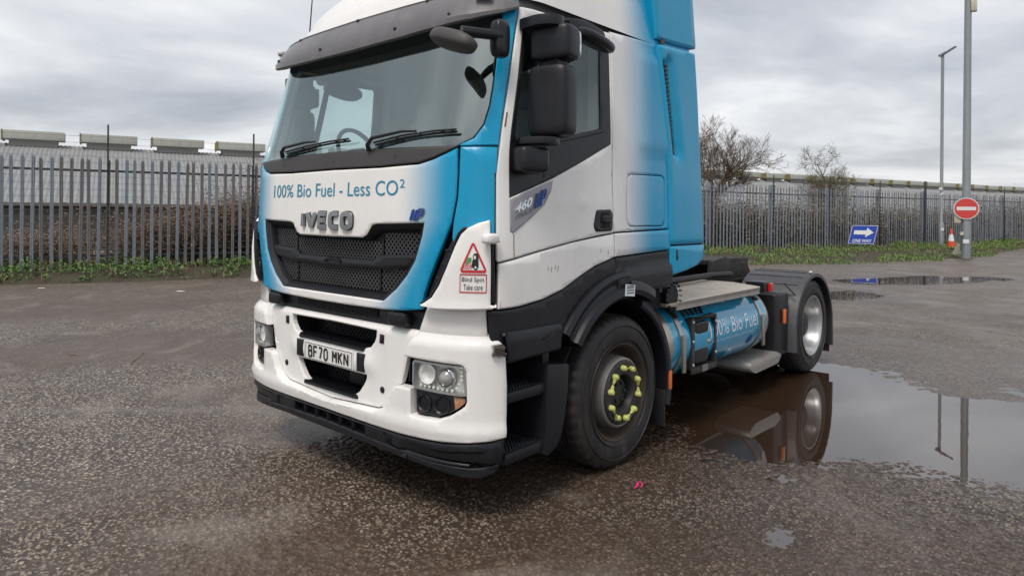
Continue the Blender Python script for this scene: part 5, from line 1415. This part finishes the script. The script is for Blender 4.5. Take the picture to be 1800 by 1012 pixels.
# fine print under the slogan, too small to read
fp = 2.76
for w_ in (.07, .05, .11, .06, .05, .09, .03, .13, .09):
    V, Fc = stroke([[(fp + k * .011, -.048), (fp + k * .011 + .003, -.030)] for k in range(int(w_ / .011))], .0035); q_ = decal('fine_print', V, Fc, TM, .003, TXTWHITE, tk); q_['kind'] = 'stuff'; fp += w_ + .018
decal('tank_logo', [(3.50, -.155), (3.55, -.165), (3.60, -.145), (3.60, -.10), (3.575, -.075), (3.535, -.10)], [(0, 1, 2, 3, 4, 5)], TM, .007, NPBLUE, tk)
# gas control cabinet on the tank
cab = MB().box(1.11, 1.225, 2.40, 2.46, .43, .86).box(1.10, 1.225, 2.80, 2.84, .46, .86).box(1.10, 1.15, 2.46, 2.80, .46, .86).box(1.10, 1.225, 2.46, 2.80, .835, .86).box(1.10, 1.215, 2.46, 2.80, .635, .66).box(1.10, 1.230, 2.40, 2.84, .43, .475).build('valve_cabinet', CHAS, T, bevel=.008)
MB().sq((1.19, 2.60, .75), (.05, .24, .14), .3, .3).build('cabinet_door', SATIN, cab); MB().sq((1.19, 2.60, .555), (.05, .24, .12), .3, .3).build('cabinet_door', SATIN, cab)
MB().box(1.19, 1.235, 2.48, 2.80, .43, .47).build('cabinet_sill', HUBG, cab, bevel=.006)
MB().obox((1.24, 2.60, .46), (.008, .09, .05)).build('sill_label', RIMW, cab)
for p in ((1.225, 2.43, .83), (1.225, 2.43, .68), (1.225, 2.43, .50), (1.226, 2.82, .80), (1.226, 2.82, .55)): MB().sq(p, (.02, .025, .025), .8, .8, 10, 6).build('bolt', SILVER, cab)
MB().tube([(1.17, 2.66, .66), (1.215, 2.70, .655), (1.20, 2.76, .66)], .018, 8).build('valve', STEEL, cab); MB().tube([(1.17, 2.55, .655), (1.20, 2.58, .69), (1.17, 2.60, .71)], .012, 6).build('valve_pipe', RUST, cab)
for k in range(5): MB().tube([(.80 + .06 * k, 2.36 + .09 * k, .99), (1.05 + .02 * k, 2.40 + .08 * k, .99 - .02 * k), (1.16, 2.42 + .07 * k, .87)], .012, 6).build('hose', CHAS, cab)
MB().obox((.93, 2.58, 1.005 - .03), (.18, .3, .04)).build('valve_block', CHAS, cab, bevel=.01)
MB().tube([(1.17, 3.02, .975), (1.19, 3.02, .93)], .014, 6).build('catwalk_bracket', ALU, cwk); MB().tube([(1.17, 3.62, .975), (1.19, 3.62, .93)], .014, 6).build('catwalk_bracket', ALU, cwk)
MB().prism(rounded([(3.60, .33), (4.20, .35), (4.34, .30), (4.25, .23), (3.70, .22), (3.58, .27)], .03), lambda y, z, d: (d, y, z), .86, 1.20).build('silencer_box', ALU, T, bevel=.02)
MB().prism([(4.20, .30), (4.55, .28), (4.58, .60), (4.58, .88), (4.24, .92), (4.20, .88)], lambda y, z, d: (d, y, z), .80, 1.18).build('battery_box', SATIN, T, bevel=.02)
MB().box(1.195, 1.215, 4.375, 4.42, .60, .74).build('side_reflector', AMBER, T, bevel=.006)
rl = MB().box(.98, 1.16, 3.98, 4.14, .93, 1.03).build('rear_lamp', SATIN, T, bevel=.01); MB().box(1.155, 1.19, 4.08, 4.14, .935, 1.015).build('red_lens', RED, rl, bevel=.008)
# fifth wheel and lines
MB().prism(rounded([(4.40, -.38), (5.05, -.42), (5.55, -.36), (5.62, -.14), (5.20, -.05), (5.20, .05), (5.62, .14), (5.55, .36), (5.05, .42), (4.40, .38)], .05), lambda y, x, d: (x, y, d - .07 * max(0, y - 5.2)), 1.13, 1.18).build('fifth_wheel', CHAS, T, bevel=.012)
MB().prism([(4.65, .95), (4.78, 1.13), (5.25, 1.13), (5.4, .95)], lambda y, z, d: (d, y, z), -.46, .46).build('fifth_wheel_mount', CHAS, T)
MB().box(-.5, .5, 4.2, 5.9, .93, .955).build('mounting_plate', CHAS, T)
MB().prism([(4.25, .955), (4.30, 1.18), (4.60, 1.22), (4.75, 1.17), (4.70, .955)], lambda y, z, d: (d, y, z), .44, .50).build('guide_plate', CHAS, T, bevel=.01)
MB().tube([(.2, 2.05, 1.5), (.25, 2.4, 1.25), (.2, 2.9, 1.18), (.1, 3.4, 1.3), (.0, 3.0, 1.5), (0, 2.1, 1.7)], .02, 8).build('air_line', NUTY if False else CHAS, T)
MB().tube([(.5, 2.05, 1.25), (.55, 2.6, 1.10), (.5, 3.6, 1.02), (.45, 4.3, 1.0)], .025, 8).build('air_line', CHAS, T)
MB().box(.2, .9, 2.02, 2.35, .99, 1.30).build('rear_mount', CHAS, T, bevel=.02)
MB().tube([(.62, 2.6, 1.05), (.62, 4.0, 1.06), (.6, 4.5, 1.04)], .03, 8).build('air_line', CHAS, T)

# --- wheels
tyre_prof = [(.292, -.045), (.300, -.020), (.325, -.006), (.365, .000), (.405, .003), (.440, -.002), (.468, -.014), (.488, -.030), (.497, -.048), (.500, -.060)]
gro = []
for k in range(4):
    x = -.098 - k * .035; gro += [(.501, x), (.490, x - .002), (.490, x - .009), (.501, x - .011)]
tyre_prof += gro + [(.500, -.25), (.497, -.262), (.470, -.296), (.405, -.312), (.30, -.28)]
def wheel(x, y, kind, sx):
    w = MB(); z = .492
    if kind == 'front':
        pr = [(.318, -.012), (.320, -.004), (.312, -.004), (.300, -.018), (.288, -.050), (.272, -.105), (.250, -.120), (.236, -.105)]
    else:
        pr = [(.318, -.012), (.320, -.003), (.308, -.004), (.296, -.020), (.286, -.060), (.272, -.135), (.255, -.165), (.215, -.178), (.13, -.180), (0, -.180)]
    w.lathe([(r, sx * a) for r, a in pr], (0, 0, 0), 'x', 56)
    o = w.build('wheel', RUST if kind == 'front' else SILVER, T, angle=40); o.location = (sx * x, y, z)
    t = MB().lathe([(r, sx * a) for r, a in tyre_prof], (0, 0, 0), 'x', 168).build('tyre', RUBBER, o, angle=25)
    for v in t.data.vertices:
        rr = math.hypot(v.co.y, v.co.z)
        if .484 < rr and abs(v.co.x) < .075:
            k_ = int(round((math.atan2(v.co.z, v.co.y) / (2 * math.pi)) * 168)) % 4
            if k_ == 0: f_ = (rr - .011) / rr; v.co.y *= f_; v.co.z *= f_
    for r, h in ((.345, .0035), (.432, .003)): MB().lathe([(r - .004, sx * -.004), (r, sx * (.0035 + h)), (r + .004, sx * -.004)], (0, 0, 0), 'x', 56).build('tyre_ridge', RUBBER, o)
    if kind == 'front':
        MB().lathe([(r, sx * a) for r, a in [(.238, -.115), (.232, -.03), (.226, .002), (.214, .010), (.206, .006)]], (0, 0, 0), 'x', 48).build('wheel_disc', RIMW, o, angle=40)
        MB().lathe([(r, sx * a) for r, a in [(.207, -.02), (.206, .012), (.198, .020), (.125, .020), (.116, .010), (.112, -.045), (.09, -.05), (.085, -.02), (.03, -.016), (0, -.016)]], (0, 0, 0), 'x', 40).build('hub', HUBG, o, angle=40)
        for k in range(10):
            a = 2 * math.pi * (k + .5) / 10 + .1; cy, cz = .166 * math.cos(a), .166 * math.sin(a)
            nb = MB().lathe([(.0, sx * .052), (.013, sx * .052), (.018, sx * .044), (.019, sx * .020), (.0, sx * .020)], (0, cy, cz), 'x', 10)
            sg = 1 if k % 2 else -1; b = a + sg * math.pi / 2 + sg * .25
            nb.add([(sx * .026, cy - .016 * math.sin(b), cz + .016 * math.cos(b)), (sx * .026, cy + .016 * math.sin(b), cz - .016 * math.cos(b)), (sx * .026, cy + .048 * math.cos(b), cz + .048 * math.sin(b)),
                    (sx * .044, cy - .016 * math.sin(b), cz + .016 * math.cos(b)), (sx * .044, cy + .016 * math.sin(b), cz - .016 * math.cos(b)), (sx * .040, cy + .048 * math.cos(b), cz + .048 * math.sin(b))],
                   [(0,1,2),(3,5,4),(0,3,4,1),(1,4,5,2),(2,5,3,0)])
            nb.build('wheel_nut_marker', NUTY, o)
        for k in range(6):
            a = 2 * math.pi * k / 6; MB().sq((sx * -.012, .062 * math.cos(a), .062 * math.sin(a)), (.02, .022, .022), .8, .8, 8, 6).build('hub_bolt', HUBG, o)
    else:
        MB().lathe([(r, sx * a) for r, a in [(.135, -.178), (.130, -.10), (.11, -.085), (.05, -.08), (0, -.08)]], (0, 0, 0), 'x', 32).build('hub', HUBG, o, angle=40)
        for k in range(10):
            a = 2 * math.pi * k / 10; MB().lathe([(0, sx * -.14), (.017, sx * -.145), (.018, sx * -.178)], (0, .167 * math.cos(a), .167 * math.sin(a)), 'x', 6).build('wheel_nut', HUBG, o)
        MB().lathe([(r, sx * (a - .345)) for r, a in tyre_prof], (0, 0, 0), 'x', 48).build('inner_tyre', RUBBER, o, angle=25)
    return o
for sx in (1, -1):
    wheel(1.235, 1.395, 'front', sx); wheel(1.225, 5.17, 'rear', sx)
# rear mudguards
def arcpts(r0, a0, a1, n): return [(5.17 - r0 * math.cos(R(a0 + (a1 - a0) * i / n)), .47 + r0 * math.sin(R(a0 + (a1 - a0) * i / n))) for i in range(n + 1)]
def mudguard(sx):
    n = 26; vs = []; pr = [(.0, .60), (.0, 1.225), (-.012, 1.250), (-.045, 1.252), (-.045, 1.235), (-.02, 1.21), (-.014, .60)]
    path = [(4.575, .285), (4.565, .55)] + [(5.17 - .605 * math.cos(R(a)), .475 + .585 * math.sin(R(a))) for a in range(12, 166, 7)] + [(5.775, .56), (5.795, .205)]
    m = len(pr); path = [Vector(p) for p in path]
    for i, p in enumerate(path):
        a = path[max(0, i - 1)]; b = path[min(len(path) - 1, i + 1)]; d = (b - a).normalized(); nn = Vector((-d.y, d.x))
        for r, x in pr: q = p + nn * r; vs.append((sx * x, q.x, q.y))
    k = len(path); fs = [(i * m + j, (i + 1) * m + j, (i + 1) * m + (j + 1) % m, i * m + (j + 1) % m) for i in range(k - 1) for j in range(m)]
    fs += [tuple(range(m)), tuple((k - 1) * m + j for j in range(m))[::-1]]
    g = MB().add(vs, fs).build('mudguard', FENDG, T, angle=45)
    for i in (6, 8, 10, 12, 14, 16, 18):
        p = path[i]; d = (path[i + 1] - path[i - 1]).normalized(); nn = Vector((-d.y, d.x)); q = [p + nn * .006 - d * .008, p + nn * .006 + d * .008, p - nn * .004 + d * .008, p - nn * .004 - d * .008]
        MB().prism([tuple(t) for t in q], lambda y, z, x: (x, y, z), sx * .62, sx * 1.19).build('mudguard_rib', FENDG, g, smooth=False)
    MB().sq((sx * 1.225, 5.08, 1.068), (.03, .05, .02), .6, .6, 12, 8).build('width_lamp', SWHITE, g)
    MB().box(min(sx * .6, sx * 1.2), max(sx * .6, sx * 1.2), 5.80, 5.815, .12, .5).build('rear_flap', RUBBER, g, smooth=False)
    MB().tube([(sx * 1.23, 4.62, .86), (sx * 1.10, 4.66, .97)], .008, 6).build('mudguard_strap', INK, g)
mudguard(1); mudguard(-1)
MB().box(-1.1, 1.1, 5.95, 6.05, .62, .78).build('rear_crossmember', CHAS, T, bevel=.01)
for sg in (1, -1): MB().box(min(sg * .7, sg * 1.0), max(sg * .7, sg * 1.0), 6.05, 6.10, .62, .78).build('tail_lamp', RED, T, bevel=.01)

# ------------------------------------------------------------------ litter and loose stones on the yard
pk = MB().tube([(1.47, 1.20, .02), (1.485, 1.235, .035), (1.50, 1.215, .05), (1.52, 1.235, .03), (1.535, 1.19, .012)], .008, 6).tube([(1.49, 1.21, .03), (1.50, 1.17, .02), (1.495, 1.13, .012)], .009, 6).build('plastic_scrap', PINK)
for v in pk.data.vertices: v.co = Vector((1.49, 1.19, .006)) + (v.co - Vector((1.49, 1.19, .01))) * .62
tag(pk, 'scrap of bright pink plastic on the ground in front of the front wheel', 'litter')
def twig(px, py, L_, a, name, label):
    pts = [(px + math.cos(a) * L_ * t + random.uniform(-.015, .015), py + math.sin(a) * L_ * t + random.uniform(-.015, .015), .014) for t in (0, .25, .5, .75, 1)]
    BARKD = BARK
    tag(MB().tube(pts, [.006, .008, .007, .006, .003], 5).build(name, BARK), label, 'twig')
twig(-4.75, .62, .62, -.55, 'fallen_twig', 'long dark twig lying on the tarmac left of the bumper')
twig(-5.4, -.02, .40, .2, 'fallen_twig', 'short dark twig lying beyond the long one on the tarmac')
twig(-9.2, -.9, .8, .6, 'fallen_twig', 'dark twig lying on the tarmac near the left edge')
tag(MB().obox((-10.6, 3.4, .03), (.16, .07, .01), Matrix.Rotation(.5, 3, 'Z')).build('paper_scrap', SWHITE), 'small white scrap of paper on the tarmac near the left verge', 'litter')
tag(MB().obox((-13.1, 1.6, .03), (.12, .05, .01), Matrix.Rotation(1.1, 3, 'Z')).build('paper_scrap', SWHITE), 'white scrap of paper at the verge on the far left', 'litter')
STONE = M('loose_stone', (.16, .135, .11), .6, var=.5, vscale=20)
vs = []; fs = []
rs_ = random.Random(4)
for _ in range(5200):
    d = 1.2 + 8.5 * rs_.random() ** 1.5; a = R(41.868) + R(rs_.uniform(-40, 40))
    x = 3.667 - math.sin(a) * d; y = -2.403 + math.cos(a) * d
    if -1.3 < x < 1.3 and y > -.05: continue
    if vnoise(np.array([x]), np.array([y]), 1.3, 21)[0] < -.02 and rs_.random() < .8: continue
    if any(poly_sd(np.array([x]), np.array([y]), p)[0] > -.05 for p, s in PUDDLES): continue
    s = rs_.uniform(.0035, .0085); k = len(vs)
    for q in ((1,0,0),(-1,0,0),(0,1,0),(0,-1,0),(0,0,1),(0,0,-.6)):
        vs.append((x + q[0] * s * rs_.uniform(.7, 1.4), y + q[1] * s * rs_.uniform(.7, 1.4), .003 + q[2] * s * .7))
    fs += [(k,k+2,k+4),(k+2,k+1,k+4),(k+1,k+3,k+4),(k+3,k,k+4),(k+2,k,k+5),(k+1,k+2,k+5),(k+3,k+1,k+5),(k,k+3,k+5)]
me = bpy.data.meshes.new('loose_stones'); me.from_pydata(vs, [], fs); tag(link('loose_stones', me, STONE), 'loose chippings scattered over the worn tarmac', 'gravel', kind='stuff')
bpy.context.view_layer.update()
